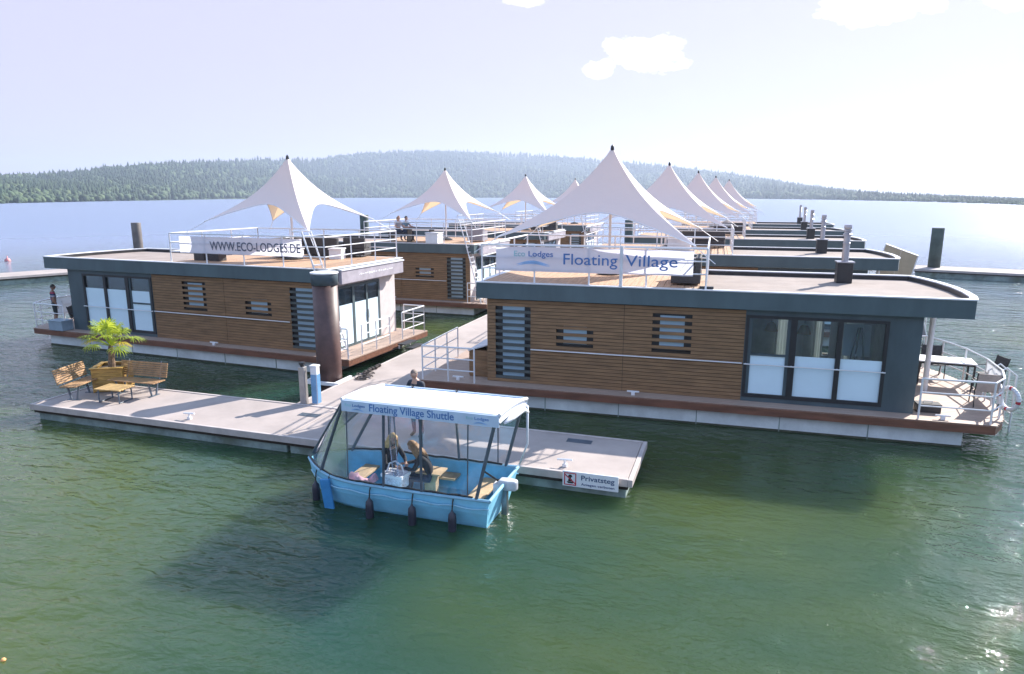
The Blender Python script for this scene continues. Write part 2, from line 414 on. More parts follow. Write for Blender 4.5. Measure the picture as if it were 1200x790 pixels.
    # side walls
    B(MB().box(-.02, -.001, .0, D, DZ, 3.24), 'entrance_wall', WALLW if mx else WOOD)
    B(MB().wall(0, L, DZ, 3.24, [(8.6,9.15,1.1,2.9),(9.75,10.2,1.1,2.9),(10.6,11.0,1.1,2.9)], D-.12, D), 'back_wall', WOOD)
    if mx:
        dr = MB()
        for a, b in ((.75,.85),(1.75,1.9),(2.72,2.84),(3.62,3.75)): dr.box(-.06, -.021, a, b, DZ, 3.0)
        dr.box(-.055, -.022, .85, 3.62, 2.9, 2.999); dr.box(-.055, -.022, .85, 3.62, DZ, DZ+.1)
        do = B(dr, 'entrance_door', DARKP)
        for a, b in ((.85,1.75),(1.9,2.72),(2.84,3.62)):
            B(MB().box(-.045, -.03, a, b, 2.3, 2.9), 'glass_pane', GLASS, do); B(MB().box(-.045, -.03, a, b, DZ+.1, 2.3), 'frosted_pane', FILM, do)
        B(MB().tube([(-.07,2.8,1.55),(-.1,2.8,1.6),(-.1,2.8,1.9),(-.07,2.8,1.95)], .018, 6), 'door_handle', STEEL, do)
        can = bevel(B(MB().box(-.44, -.31, .45, 5.0, 3.14, 3.62), 'canopy', mat('canopy_board', (.36,.33,.37), .6)), .02)
        can2 = B(MB().box(-.47, -.29, .42, 5.03, 3.62, 3.67), 'canopy_flashing', RIM)
        lt = MB(); q = 1.6; rr = random.Random(3)
        while q < 4.0:       # the lettering cannot be read: short white strokes
            wd = rr.choice((.05,.09,.13)); lt.box(-.446, -.441, q, q+wd, 3.36+rr.random()*.03, 3.40+rr.random()*.04); q += wd + rr.choice((.03,.05))
        B(lt, 'illegible_lettering', WHITE, can)
        ld = MB(); a0, a1 = Vector((-.78,.0,DZ)), Vector((.1,.0,4.0)); a2 = Vector((.42,0,5.0))
        for y in (-.42, .1):
            ld.tube([a0+Vector((0,y,0)), a1+Vector((0,y,0)), a2+Vector((0,y,0)), a2+Vector((.35,y,0))], .03, 8)
        for i in range(1, 13):
            p = a0.lerp(a1, i/12.5); ld.box(p.x-.06, p.x+.06, -.40, .08, p.z-.014, p.z+.014)
        B(ld, 'ladder', STEEL)
    else:
        cab = B(MB().box(-.72, -.03, .35, 1.9, DZ, 1.52), 'storage_box', WOOD)
        B(MB().quad((-.76,.3,1.50),(-.021,.3,1.74),(-.021,1.95,1.74),(-.76,1.95,1.50)).quad((-.76,.3,1.535),(-.76,1.95,1.535),(-.021,1.95,1.775),(-.021,.3,1.775)).quad((-.76,.3,1.5),(-.76,.3,1.535),(-.021,.3,1.775),(-.021,.3,1.74)).quad((-.76,1.95,1.5),(-.76,.3,1.5),(-.76,.3,1.535),(-.76,1.95,1.535)), 'storage_box_lid', RIM, cab)
        ds = MB()
        for z in np.arange(.75, 1.5, .1): ds.box(-.735, -.721, .35, 1.9, z, z+.088); ds.box(-.72, -.03, .336, .349, z, z+.088)
        B(ds, 'box_boards', WOOD, cab)
    # roof
    ins = inset(ROOF, .14)
    B(MB().ring(ROOF, ins, 3.24, 3.70), 'roof_fascia', FASCIA, smooth=False)
    B(MB().prism(inset(ROOF, .139), 3.25, 3.58), 'roof', ROOFM)
    o2 = inset(ROOF, -.025); B(MB().ring(o2, inset(ROOF, .15), 3.702, 3.735), 'roof_flashing', RIM)
    B(MB().ring(inset(ROOF,.142), inset(ROOF,.165), 3.582, 3.70), 'parapet_lining', BLACK)
    B(MB().prism(inset(ROOF, .1), 3.225, 3.248), 'soffit', WHITE)
    rd = MB(); n = 34
    for i in range(n):
        u0 = -.1 + 6.3*i/n; rd.box(u0, u0+6.3/n-.012, -.02, 5.05, 3.705, 3.745)
    B(rd, 'roof_deck', DECKW)
    rl = MB(); z = 3.73
    rails(rl, [(6.2,5.05,z),(6.2,-.05,z),(-.15,-.05,z)], 1.08, (.4,.74), 1.55)
    rails(rl, [(-.15,-.05,z),(-.15,5.05,z),(6.2,5.05,z)], 1.08, (.4,.74), 1.7)
    B(rl, 'roof_railing', STEEL)
    # chimney
    cb = bevel(B(MB().box(10.0, 10.44, 3.7, 4.14, 3.575, 4.2), 'chimney', BLACK), .02)
    B(MB().box(9.97, 10.47, 3.67, 4.17, 4.201, 4.235), 'chimney_cap', FLUE, cb)
    fl = MB(); fl.lathe([(.10,4.235),(.10,4.75),(.108,4.76),(.108,4.80),(.095,4.81),(.095,5.0),(.125,5.02),(.125,5.06),(.095,5.08),(.095,5.13),(.125,5.15),(.125,5.19),(.095,5.2),(.115,5.26),(.105,5.34)], (10.22,3.92,0), 14)
    B(fl, 'flue_pipe', FLUE, cb, smooth=False)
    # terrace
    B(MB().tube([(12.4,2.5,DZ),(12.4,2.5,3.23)], .075, 12), 'terrace_post', STEEL)
    tr = MB()
    path = [(L+.02,-.42,DZ),(13.1,-.42,DZ),(13.47,.15,DZ),(13.73,1.05,DZ),(13.83,2.4,DZ),(13.73,3.75,DZ),(13.42,4.8,DZ),(13.1,5.45,DZ),(L+.02,5.45,DZ)]
    rails(tr, path, 1.05, (.35,.7), 1.5)
    B(tr, 'terrace_railing', STEEL)
    sw = MB()
    for v in (1.4, 1.85): sw.tube([(13.7,v,DZ),(13.7,v,1.55),(13.95,v,1.75),(14.2,v,1.55),(14.2,v,-.6)], .024, 8)
    for z in (.5,.2,-.1): sw.tube([(14.2,1.4,z),(14.2,1.85,z)], .018, 6)
    B(sw, 'swim_ladder', STEEL)
    ws = MB(); nn = 6
    for i in range(nn):
        a, b = Vector((13.70,.95,0)).lerp(Vector((13.81,2.35,0)), i/nn), Vector((13.70,.95,0)).lerp(Vector((13.81,2.35,0)), (i+1)/nn)
        ws.quad((a.x,a.y,.95),(b.x,b.y,.95),(b.x,b.y,1.72),(a.x,a.y,1.72))
    B(ws, 'windscreen_cloth', WINDSC)
    er = MB()
    if mx:
        rails(er, [(-dk+.06,.5,DZ),(-dk+.06,2.5,DZ)], 1.05, (.35,.7), 1.)
        rails(er, [(-dk+.06,3.5,DZ),(-dk+.06,5.4,DZ)], 1.05, (.35,.7), .95); rails(er, [(-dk+.06,5.4,DZ),(-.2,5.4,DZ)], 1.05, (.35,.7), 1.)
        rails(er, [(-dk+.06,-.42,DZ),(-.02,-.42,DZ)], 1.05, (.35,.7), 1.)
    else:
        rails(er, [(-.3,-.42,DZ),(-dk+.08,-.42,DZ),(-dk+.08,2.6,DZ)], 1.05, (.35,.7), 1.1)
    B(er, 'entrance_railing', STEEL)
    for u, v in ((4.4,-.32),(-.9,-.2),(12.1,-.3)):
        if v == -.2 and mx: continue
        B(MB().box(u-.05,u+.05,v-.04,v+.04,DZ,DZ+.09).tube([(u-.17,v,DZ+.1),(u+.17,v,DZ+.1)], .025, 6), 'cleat', STEEL)
    return root

right = houseboat('houseboat', 'nearest houseboat on the right, wood clad, with the Floating Village banner on its roof deck', 'wood clad houseboats moored along the pier', False, 2.05)
right.location = (-6.95, 18.83, 0); right.rotation_euler.z = R(1.8)
ordinal = ['', 'second', 'third', 'fourth', 'fifth']
far_lab = ['', 'houseboat directly behind the Floating Village houseboat, beige sailcloth at its terrace end',
           'third houseboat from the front in the right-hand row, roof and flue showing',
           'fourth houseboat from the front in the right-hand row, mostly hidden behind nearer roofs',
           'farthest houseboat of the right-hand row, only a thin strip of roof showing']
RB = [right]
for i in range(1, 5):
    c = copy_tree(right, label=far_lab[i]); c.location = (-6.95+.55*i, 18.83+11.7*i, 0); RB.append(c)
left = houseboat('houseboat', 'left front houseboat with a web address banner on its roof railing', 'wood clad houseboats moored along the pier', True, 1.12)
left.location = (-13.6, 20.35, 0); left.rotation_euler.z = R(-3.2); left.scale = (1.105, .93, 1)
for ch in list(left.children):
    if ch.name.startswith('chimney'):
        for q in list(ch.children): bpy.data.objects.remove(q)
        bpy.data.objects.remove(ch)
LB = [left]
ll = ['', 'houseboat behind the left front one, with a couple sitting on its roof deck',
      'third houseboat from the front in the left-hand row, behind the couple on the roof',
      'farthest houseboat of the left-hand row, partly behind the large cream tent']
for i in range(1, 4):
    c = copy_tree(left, label=ll[i]); c.location = (-13.6+.35*i, 20.35+12.3*i+.6, 0); c.rotation_euler.z = R(-1.0); c.scale = (1,1,1); LB.append(c)

# things in the room of the nearest houseboat
def inroom(u, v, z): return right.matrix_basis @ Vector((u, v, z))
for k, (u, v, lab) in enumerate(((8.15,2.6,'orange pendant lamp behind the left glass panel of the sliding door'), (9.05,2.4,'orange pendant lamp behind the middle glass panel of the sliding door'))):
    p = empty('pendant_lamp', inroom(u,v,2.2), label=lab, cat='lamp', group='pendant lamps in the houseboat')
    MB().lathe([(.05,.26),(.12,.22),(.2,.0),(.19,.0),(.11,.21)], n=16).build('lamp_shade', ORANGE, p)
    MB().tube([(0,0,.24),(0,0,.98)], .008, 5).build('lamp_cord', BLACK, p)
p = empty('whiteboard', inroom(10.35,1.5,DZ+.03), R(1.8), label='white paper flip chart standing behind the right glass panel of the sliding door', cat='flip chart')
MB().box(-.35,.35,-.02,.0,1.05,1.95, Matrix.Rotation(R(-8),4,'X')).build('board', WHITE, p)
MB().tube([(-.3,.0,0),(-.05,-.1,1.9)], .02,6).tube([(.3,0,0),(.05,-.1,1.9)], .02,6).tube([(0,.5,0),(0,-.1,1.9)], .02,6).build('easel_leg', POSTG, p)

# ------------------------------------------------------------------ star tents
def star_tent(loc, rz, label, corners=None):
    root = empty('star_tent', loc, rz, label=label, cat='tent', group='cream star tents on the roof decks')
    tip = Vector((0,0,3.92))
    C = corners or [Vector((-3.0,-2.35,1.25)), Vector((2.7,-2.35,1.1)), Vector((2.75,2.3,1.35)), Vector((-3.0,2.3,1.3))]
    mb = MB(); NT, NS = 18, 14
    for q in range(4):
        A, Bc = C[q], C[(q+1) % 4]
        grid = []
        for i in range(NT+1):
            t = i/NT; row = []
            for j in range(NS+1):
                s = j/NS
                e = A.lerp(Bc, s); w = (4*s*(1-s))
                w2 = w**.8
                e = Vector((e.x*(1-.46*w2), e.y*(1-.46*w2), e.z + .78*w2))
                p = tip.lerp(e, t)
                p.z -= (.42 - .24*w)*math.sin(math.pi*t**.8)*(1-.2*t)
                k = 1 - .07*math.sin(math.pi*t)*(w)
                p.x *= k; p.y *= k
                row.append(p)
            grid.append(row)
        MB().tube([p + Vector((0,0,.004)) for p in grid[-1]], .016, 6).build('edge_cable', STEEL, root)
        for i in range(NT):
            for j in range(NS):
                if i == 0: mb.quad(grid[0][0], grid[1][j], grid[1][j+1])
                else: mb.quad(grid[i][j], grid[i+1][j], grid[i+1][j+1], grid[i][j+1])
    o = mb.build('tent_canopy', TENT, root)
    import bmesh
    bm = bmesh.new(); bm.from_mesh(o.data); bmesh.ops.remove_doubles(bm, verts=bm.verts, dist=.0005)
    for f in bm.faces: f.smooth = True
    for e in bm.edges:
        if len(e.link_faces) == 2 and e.calc_face_angle(0) > R(24): e.smooth = False
    bm.to_mesh(o.data); bm.free()
    hem = MB()
    MB().tube([(0,0,.06),(0,0,3.86)], .04, 10).build('tent_pole', STEEL, root)
    MB().lathe([(.36,0),(.36,.05),(.2,.12),(.06,.16)], n=20).build('pole_base', BLACK, root)
    MB().lathe([(.0,.16),(.05,.1),(.06,0),(.055,-.03)][::-1], (0,0,3.84), 10).build('tent_tip', BLACK, root)
    for c in C:
        d = Vector((c.x, c.y, 0)).normalized()
        e = c + d*.7 + Vector((0,0,-.42)); hem = MB(); hem.tube([c + d*(-.05), e], .012, 5)
        hem.build('corner_rope', STEEL, root)
    return root
rlab = ['largest cream star tent, on the roof of the nearest right houseboat', 'second cream star tent of the right row, half behind the largest tent',
        'third cream star tent of the right row counting away from the camera', 'fourth cream star tent of the right row counting away from the camera', 'farthest and smallest cream star tent at the right end of the tent line']
for i, X in enumerate((-3.85,-3.25,-2.6,-1.95,-1.15)):
    b = RB[i]; star_tent((X, b.location.y+2.75, 3.745), R(1.8), rlab[i])
llab = ['cream star tent alone on the left above the web address banner', 'cream star tent over the couple sitting on the roof', 'cream star tent third from the left, middle of the picture', 'small distant cream star tent just left of the largest tent']
for i, X in enumerate((-16.6,-15.7,-14.8,-14.0)):
    b = LB[i]; star_tent((X, b.location.y+2.6, 3.745), R(-2 if i == 0 else -1), llab[i], [Vector((-2.45,-1.95,1.5)), Vector((2.45,-2.25,1.2)), Vector((2.35,2.2,1.5)), Vector((-2.6,2.1,1.4))])

# ------------------------------------------------------------------ banners on the railings
def wave_logo(mb, x, y, z, w, h):
    n = 14
    for k, (dz, th) in enumerate(((0,.5),(-.28*h,.3))):
        pts = []
        for i in range(n+1):
            t = i/n; pts.append((x + w*t, z + dz + h*.35*math.sin(t*math.pi*1.5-.6), h*th*math.sin(math.pi*t)*.5+.002))
        for a, b in zip(pts[:-1], pts[1:]):
            mb.quad((a[0],y,a[1]-a[2]),(b[0],y,b[1]-b[2]),(b[0],y,b[1]+b[2]),(a[0],y,a[1]+a[2]))
    return mb
def sheet(mb, x0, x1, z0, z1, y=0, n=24, amp=.012):
    for i in range(n):
        a, b = x0+(x1-x0)*i/n, x0+(x1-x0)*(i+1)/n
        ya, yb = y+amp*math.sin(i*1.3), y+amp*math.sin((i+1)*1.3)
        mb.quad((a,ya,z0),(b,yb,z0),(b,yb,z1),(a,ya,z1))
    return mb
p = right.matrix_basis @ Vector((.3,-.1,0))
bn = empty('banner', (p.x, p.y, 0), R(1.8), label='long white banner reading Eco Lodges Floating Village on the right roof railing', cat='banner', group='advertising banners')
sheet(MB(), 0, 5.55, 4.07, 4.77).build('banner_cloth', BANN, bn)
text_part('lettering', 'Eco', .55, -.03, 4.50, .155, .33, TEALL, bn, .002)
text_part('lettering', 'Lodges', .98, -.03, 4.50, .155, .72, BLUEL, bn, .002)
wave_logo(MB(), .62, -.03, 4.30, 1.0, .14).build('wave_logo', LBLUE, bn)
text_part('lettering', 'Floating', 2.0, -.03, 4.30, .31, 1.52, BLUEL, bn, .002)
text_part('lettering', 'Village', 3.74, -.03, 4.30, .31, 1.40, BLUEL, bn, .002)
MB().tube([(5.2,-.03,4.2),(5.42,-.03,4.5)], .006, 5).tube([(3.63,-.04,3.74),(3.63,-.04,4.85)], .05, 8).build('banner_post', RIM, bn)
p = left.matrix_basis @ Vector((-5.72,-.1,0))
bn = empty('banner', (p.x, p.y, 0), R(-3.2), label='white banner with web address WWW.ECO-LODGES.DE on the left roof railing', cat='banner', group='advertising banners')
sheet(MB(), 0, 5.6, 4.1, 4.72, n=24).build('banner_cloth', BANN, bn)
text_part('lettering', 'WWW.ECO-LODGES.DE', 1.5, -.03, 4.25, .31, 4.05, GREYL, bn, .002)

# ------------------------------------------------------------------ piers
def pontoon(name, label, P0, d, length, width, ztop=.45, joints=8., float_h=.42):
    a = math.atan2(d[1], d[0]); root = empty(name, (P0[0], P0[1], 0), a, label=label, cat='pier')
    n = max(1, round(length/joints)); s = MB()
    for i in range(n):
        s.box(length*i/n+.012, length*(i+1)/n-.012, .09, width-.09, ztop-.14, ztop)
    bevel(s.build('pier_slab', PIERT, root), .012)
    e = MB(); e.box(0,length,0,.085,ztop-.15,ztop+.02); e.box(0,length,width-.085,width,ztop-.15,ztop+.02); e.box(-.1,-.002,0,width,ztop-.15,ztop+.015); e.box(length+.002,length+.1,0,width,ztop-.15,ztop+.015)
    bevel(e.build('edge_trim', PIERE, root), .01)
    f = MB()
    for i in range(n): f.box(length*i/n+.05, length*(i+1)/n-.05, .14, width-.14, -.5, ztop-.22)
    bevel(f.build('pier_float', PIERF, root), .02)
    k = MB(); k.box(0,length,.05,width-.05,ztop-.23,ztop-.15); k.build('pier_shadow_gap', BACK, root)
    return root
fp = pontoon('front_pier', 'pale concrete jetty across the front with benches at its left end and the Privatsteg sign', (-18.55,13.25), (1,.0), 16.7, 2.4, joints=8.35)
mp = pontoon('main_pier', 'pale concrete pier running back between the two rows of houseboats', (-9.25,15.72), (0,1), 62, 2.3)
bl = pontoon('breakwater_pier', 'low pontoon on the open lake at the far left', (-58.2,12.6), (.40,.92), 29, 3.2, .6)
br = pontoon('breakwater_pier', 'low dark pontoon on the open lake at the far right beside the tall pile', (13.2,60.3), (1,-.235), 46, 3.6, .6)
# fittings on the front pier
for (x, y, lab) in ((-13.39,13.62,'small steel cleat on the left half of the front pier edge'), (-3.26,13.58,'small steel cleat above the Privatsteg sign')):
    o = MB().box(x-.05,x+.05,y-.04,y+.04,.45,.52).tube([(x,y,.5),(x,y,.62)],.03,8).tube([(x-.17,y,.6),(x+.17,y,.62)],.024,8).build('mooring_cleat', STEEL)
    tag(o, lab, 'cleat', 'cleats on the pier')
for (x, y, lab) in ((-3.3,15.2,'grey vent grille let into the right end of the front pier'), (-10.6,14.9,'grey vent grille let into the pier beside the blue post')):
    g = MB()
    for i in range(5): g.box(x-.3,x+.3,y-.12+i*.05,y-.09+i*.05,.452,.462)
    tag(g.build('vent_grille', POSTG), lab, 'grille', 'grilles in the pier')
# Privatsteg sign
sg = empty('pier_sign', (-3.2,13.17,.21), 0, label='white Privatsteg sign with a red crossed boat symbol on the pier edge', cat='sign')
bevel(MB().box(0,1.18,-.03,0,0,.335).build('sign_board', WHITE, sg), .006)
fr = MB(); fr.box(.035,.295,-.036,-.031,.03,.05); fr.box(.035,.295,-.036,-.031,.285,.305); fr.box(.035,.055,-.036,-.031,.05,.285); fr.box(.275,.295,-.036,-.031,.05,.285)
fr.box(-.15,.15,-.0395,-.037,-.011,.011, Matrix.Translation((.165,0,.168)) @ Matrix.Rotation(R(40),4,'Y'))
fr.build('red_frame', REDM, sg)
bt = MB(); bt.prism([(0,0)]*3,0,0) if False else None
bt.quad((.09,-.0345,.11),(.12,-.0345,.07),(.22,-.0345,.07),(.245,-.0345,.11)).quad((.12,-.0345,.115),(.21,-.0345,.115),(.2,-.0345,.17),(.13,-.0345,.17)).quad((.115,-.0345,.21),(.215,-.0345,.21),(.19,-.0345,.265),(.14,-.0345,.265)).quad((.145,-.0345,.172),(.185,-.0345,.172),(.185,-.0345,.207),(.145,-.0345,.207))
bt.build('boat_symbol', BLACK, sg)
text_part('lettering', 'Privatsteg', .40, -.031, .17, .105, .70, NAVY, sg, .003)
text_part('lettering', 'Anlegen verboten', .40, -.031, .055, .052, .70, NAVY, sg, .003)

# big pile in front of the left houseboat
pl = empty('mooring_pile', (-12.1,18.2,0), 0, label='thick brown steel mooring pile with dark slate cap where the two piers meet', cat='pile')
MB().lathe([(.385,-1),(.385,3.58)], n=36).build('pile_shaft', RUST, pl, smooth=False)
MB().lathe([(.41,3.50),(.41,3.85),(.40,3.87)], n=36).build('pile_cap', CAPM, pl)
MB().lathe([(.42,3.84),(.43,3.85),(.43,3.89),(.35,3.90),(.1,3.91)], n=36).build('cap_rim', RIM, pl)
br_ = MB(); br_.box(-.6,.62,-.5,-.42,.40,.50); br_.box(-.6,-.5,-.42,.5,.40,.50); br_.box(.42,.5,-.42,.5,.40,.50)
br_.build('pile_bracket', STEEL, pl)
for q in pl.children:
    if q.name != 'pile_bracket':
        for f in q.data.polygons: f.use_smooth = abs(f.normal.z) < .3
def simple_pile(px, py, Y, r, ztop, m, lab):
    P = onY(px, py, Y)
    o = MB().lathe([(r,-1.5),(r,ztop-.03),(r*.96,ztop)], n=24).build('mooring_pile', m); o.location = (P.x, P.y, 0)
    for f in o.data.polygons: f.use_smooth = abs(f.normal.z) < .3
    tag(o, lab, 'pile', 'dark mooring piles')
simple_pile(160.5, 275, 46, .38, onY(160,261,46).z, PBROWN, 'brown grey mooring pile behind the roof of the left front houseboat')
simple_pile(427, 262, 47, .33, onY(427,252,47).z, PGREY, 'dark mooring pile left of the couple on the roof')
simple_pile(737, 268, 84, .50, onY(737,258,84).z, PGREY, 'dark mooring pile seen under the largest tent')
simple_pile(1097, 290, 62.3, .44, onY(1097,267,62.3).z, PGREY, 'tall dark pile rising from the right breakwater pontoon')
# grey post and blue info column
po = empty('service_post', (-11.3,15.72,.45), 0, label='slim brushed grey service post beside the blue column', cat='post')
bevel(MB().box(-.13,.05,-.06,.1,0,1.08).build('post_body', mat('brushed_post', (.36,.34,.33), .4, metal=.5), po), .015)
MB().lathe([(.05,1.08),(.06,1.12),(.09,1.15),(.09,1.2),(.03,1.22)], (-.04,.02,0), 12).build('post_lamp', BLACK, po)
pb = empty('info_column', (-11.02,15.86,.45), 0, label='blue and white information column at the corner of the pier', cat='column')
bevel(MB().box(-.10,.10,-.09,.09,0,1.07).build('column_body', WHITE, pb), .02)
MB().box(-.085,.085,-.096,-.0905,.03,.86).box(.1005,.106,-.08,.08,.03,.86).build('blue_panel', BPOST, pb)
for k in range(5): pass
MB().box(-.11,.11,-.10,.10,1.071,1.12).build('column_cap', RIM, pb)
# mooring clutter by the pier and a boarding step
rp = MB(); rr = random.Random(5)
for k in range(5):
    cx, cy = -11.35+rr.random()*.3, 18.5+k*.12
    rp.tube([(cx+.16*math.cos(a)*(1+.2*rr.random()), cy+.12*math.sin(a), .475+.02*k) for a in np.linspace(0,6.0,14)], .018, 6)
tag(rp.build('mooring_rope', ROPE), 'dark coiled mooring rope on the pier beside the brown pile', 'rope')
ch = MB()
for k in range(7): ch.lathe([(.03,0),(.07,.03),(.07,.09),(.03,.12)], (-11.4+.03*math.sin(k*2.), 19.2+k*.16, .45), 8)
tag(ch.build('mooring_chain', ROPE), 'dark mooring chain and shackles along the left pier edge', 'chain')
sp = empty('boarding_step', (-11.75,23.3,.45), R(-3), label='black boarding step between the pier and the left houseboat deck', cat='step')
MB().box(-.35,.0,-.45,.45,.16,.2).box(-.05,.3,-.45,.45,.04,.08).build('tread', BLACK, sp)
MB().box(-.33,-.28,-.43,-.38,0,.16).box(-.33,-.28,.38,.43,0,.16).box(.2,.25,-.43,-.38,0,.04).box(.2,.25,.38,.43,0,.04).build('step_frame', STEEL, sp)

# ------------------------------------------------------------------ benches, table, planter, palm
def bench(loc, rz, label, length=1.65):
    root = empty('slatted_bench', loc, rz, label=label, cat='bench', group='wooden benches by the palm')
    s = MB()
    for k in range(5): s.box(-length/2, length/2, -.26+k*.095, -.26+k*.095+.08, .425, .455)
    bevel(s.build('seat', BENCHW, root), .006)
    b = MB(); M = Matrix.Translation((0,.24,.50)) @ Matrix.Rotation(R(-14),4,'X')
    for k in range(7): b.box(-length/2, length/2, 0, .028, k*.063, k*.063+.048, M)
    bevel(b.build('backrest', BENCHW, root), .005)
    for x in (-length/2+.25, length/2-.25):
        l = MB(); l.tube([(x,-.2,.42),(x,-.1,0)], .028, 8); l.tube([(x,.16,.42),(x,.06,0)], .028, 8); l.box(x-.04,x+.04,-.22,.18,-.0,.015)
        l.tube([(x,-.24,.415),(x,.22,.415),(x,.27,.5),(x,.385,.95)], .018, 8); l.build('leg', POSTG, root)
    return root
bench((-16.55,15.0,.45), R(3), 'wooden slatted bench facing the camera, right of the palm planter')
bench((-17.95,14.35,.45), R(104), 'wooden slatted bench seen from its side, left of the palm planter', 1.25)
tb = empty('low_table', (-16.62,14.28,.45), R(6), label='low wooden slatted table in front of the palm planter', cat='table')
s = MB()
for k in range(6): s.box(-.42,.42,-.3+k*.1,-.3+k*.1+.088,.38,.415)
bevel(s.build('tabletop', mat('table_slat_wood', (.45,.29,.12), .6, var=.25, scale=4), tb), .006)
for x in (-.33,.33): MB().tube([(x,-.24,.38),(x,-.24,.02),(x,.24,.02),(x,.24,.38)], .022, 8).build('leg', POSTG, tb)
plr = empty('planter', (-17.75,15.25,.45), R(28), label='square yellow wooden planter box holding the small palm', cat='planter')
s = MB()
for k in range(6):
    z0 = .03+k*.115
    s.box(-.42,.42,-.42,-.39,z0,z0+.108); s.box(-.42,.42,.39,.42,z0,z0+.108); s.box(-.42,-.39,-.389,.389,z0,z0+.108); s.box(.39,.42,-.389,.389,z0,z0+.108)
bevel(s.build('planter_boards', PLANTW, plr), .005)
MB().ring([(-.46,-.46),(.46,-.46),(.46,.46),(-.46,.46)], [(-.34,-.34),(.34,-.34),(.34,.34),(-.34,.34)], .722, .75).build('planter_rim', PLANTW, plr)
for x in (-.425,.375):
    for y in (-.425,.375): MB().box(x,x+.05,y,y+.05,0,.72).build('corner_post', PLANTW, plr)
MB().box(-.385,.385,-.385,.385,.1,.66).build('soil', SOIL, plr)
pm = empty('palm_tree', (-17.75,15.25,1.1), 0, label='small fan palm with bright yellow green fronds in the yellow planter', cat='palm')
pts = [(0,0,-.05),(.01,.0,.15),(.03,.01,.34),(.04,.01,.54),(.05,.0,.72)]
MB().tube(pts, [.10,.105,.085,.09,.05], 10).build('trunk', TRUNKM, pm)
def leafmat(nm, c, t):
    m = cloth(nm, c, t, .45, .45); return m
LEAF = leafmat('palm_leaf', (.27,.36,.05), (.62,.68,.08)); LEAFY = leafmat('palm_leaf_yellow', (.36,.32,.05), (.65,.52,.08))
cr = MB(); rr = random.Random(21)
for k in range(20):
    az = k*2.4 + rr.random()*.4; f = k/19; el = R(82 - 70*f + rr.uniform(-6,6)); Lp = rr.uniform(.50,.68)
    d0 = Vector((math.cos(az)*math.cos(el), math.sin(az)*math.cos(el), math.sin(el))); base = Vector((.05,0,.68))
    mid = base + d0*Lp*.6; hub = base + d0*Lp + Vector((0,0,-.06*(.3+f)))
    cr.cur = 0; cr.tube([base, mid, hub], .012, 5)
    d = (hub-mid).normalized(); d = (d + Vector((0,0,-.25))).normalized()
    side = d.cross(Vector((0,0,1))).normalized(); nrm = side.cross(d).normalized()
    cr.cur = 1 if (k > 13 and rr.random() < .45) else 0
    nl = 17; Rl = rr.uniform(.34,.46)
    for j in range(nl):
        a = R(-100 + 200*j/(nl-1)); dd = (d*math.cos(a) + side*math.sin(a)); l = Rl*(1-.25*abs(a)/1.8)*rr.uniform(.88,1.08)
        pr = dd.cross(nrm).normalized()*.019; dr = Vector((0,0,-1))
        p0 = hub; p1 = hub + dd*l*.5 + nrm*(.015 if j % 2 else -.015) + dr*.01; p2 = hub + dd*l*.82 + dr*(.04+.04*rr.random()); p3 = hub + dd*l*.98 + dr*(.07+.09*rr.random())
        cr.quad(p0-pr*.2, p1-pr, p1+pr, p0+pr*.2); cr.quad(p1-pr, p2-pr*.6, p2+pr*.6, p1+pr); cr.quad(p2-pr*.6, p3, p2+pr*.6)
cr.build('crown', [LEAF, LEAFY], pm)

# ------------------------------------------------------------------ people
def skin_chain(V, E, Rr, root=0, sub=1):
    me = bpy.data.meshes.new('sk'); me.from_pydata([tuple(v) for v in V], E, []); o = bpy.data.objects.new('sk', me); COL.objects.link(o)
    sk = o.modifiers.new('s', 'SKIN'); sk.use_smooth_shade = True
    ss = o.modifiers.new('u', 'SUBSURF'); ss.levels = sub
    for i, r in enumerate(Rr):
        rr2 = r if hasattr(r, '__len__') else (r, r)
        me.skin_vertices[0].data[i].radius = rr2; me.skin_vertices[0].data[i].use_root = (i == root)
    bpy.context.view_layer.update()
    ev = bpy.data.meshes.new_from_object(o.evaluated_get(bpy.context.evaluated_depsgraph_get()))
    v = [tuple(p.co) for p in ev.vertices]; f = [tuple(p.vertices) for p in ev.polygons]
    bpy.data.objects.remove(o); bpy.data.meshes.remove(me); bpy.data.meshes.remove(ev)
    return v, f
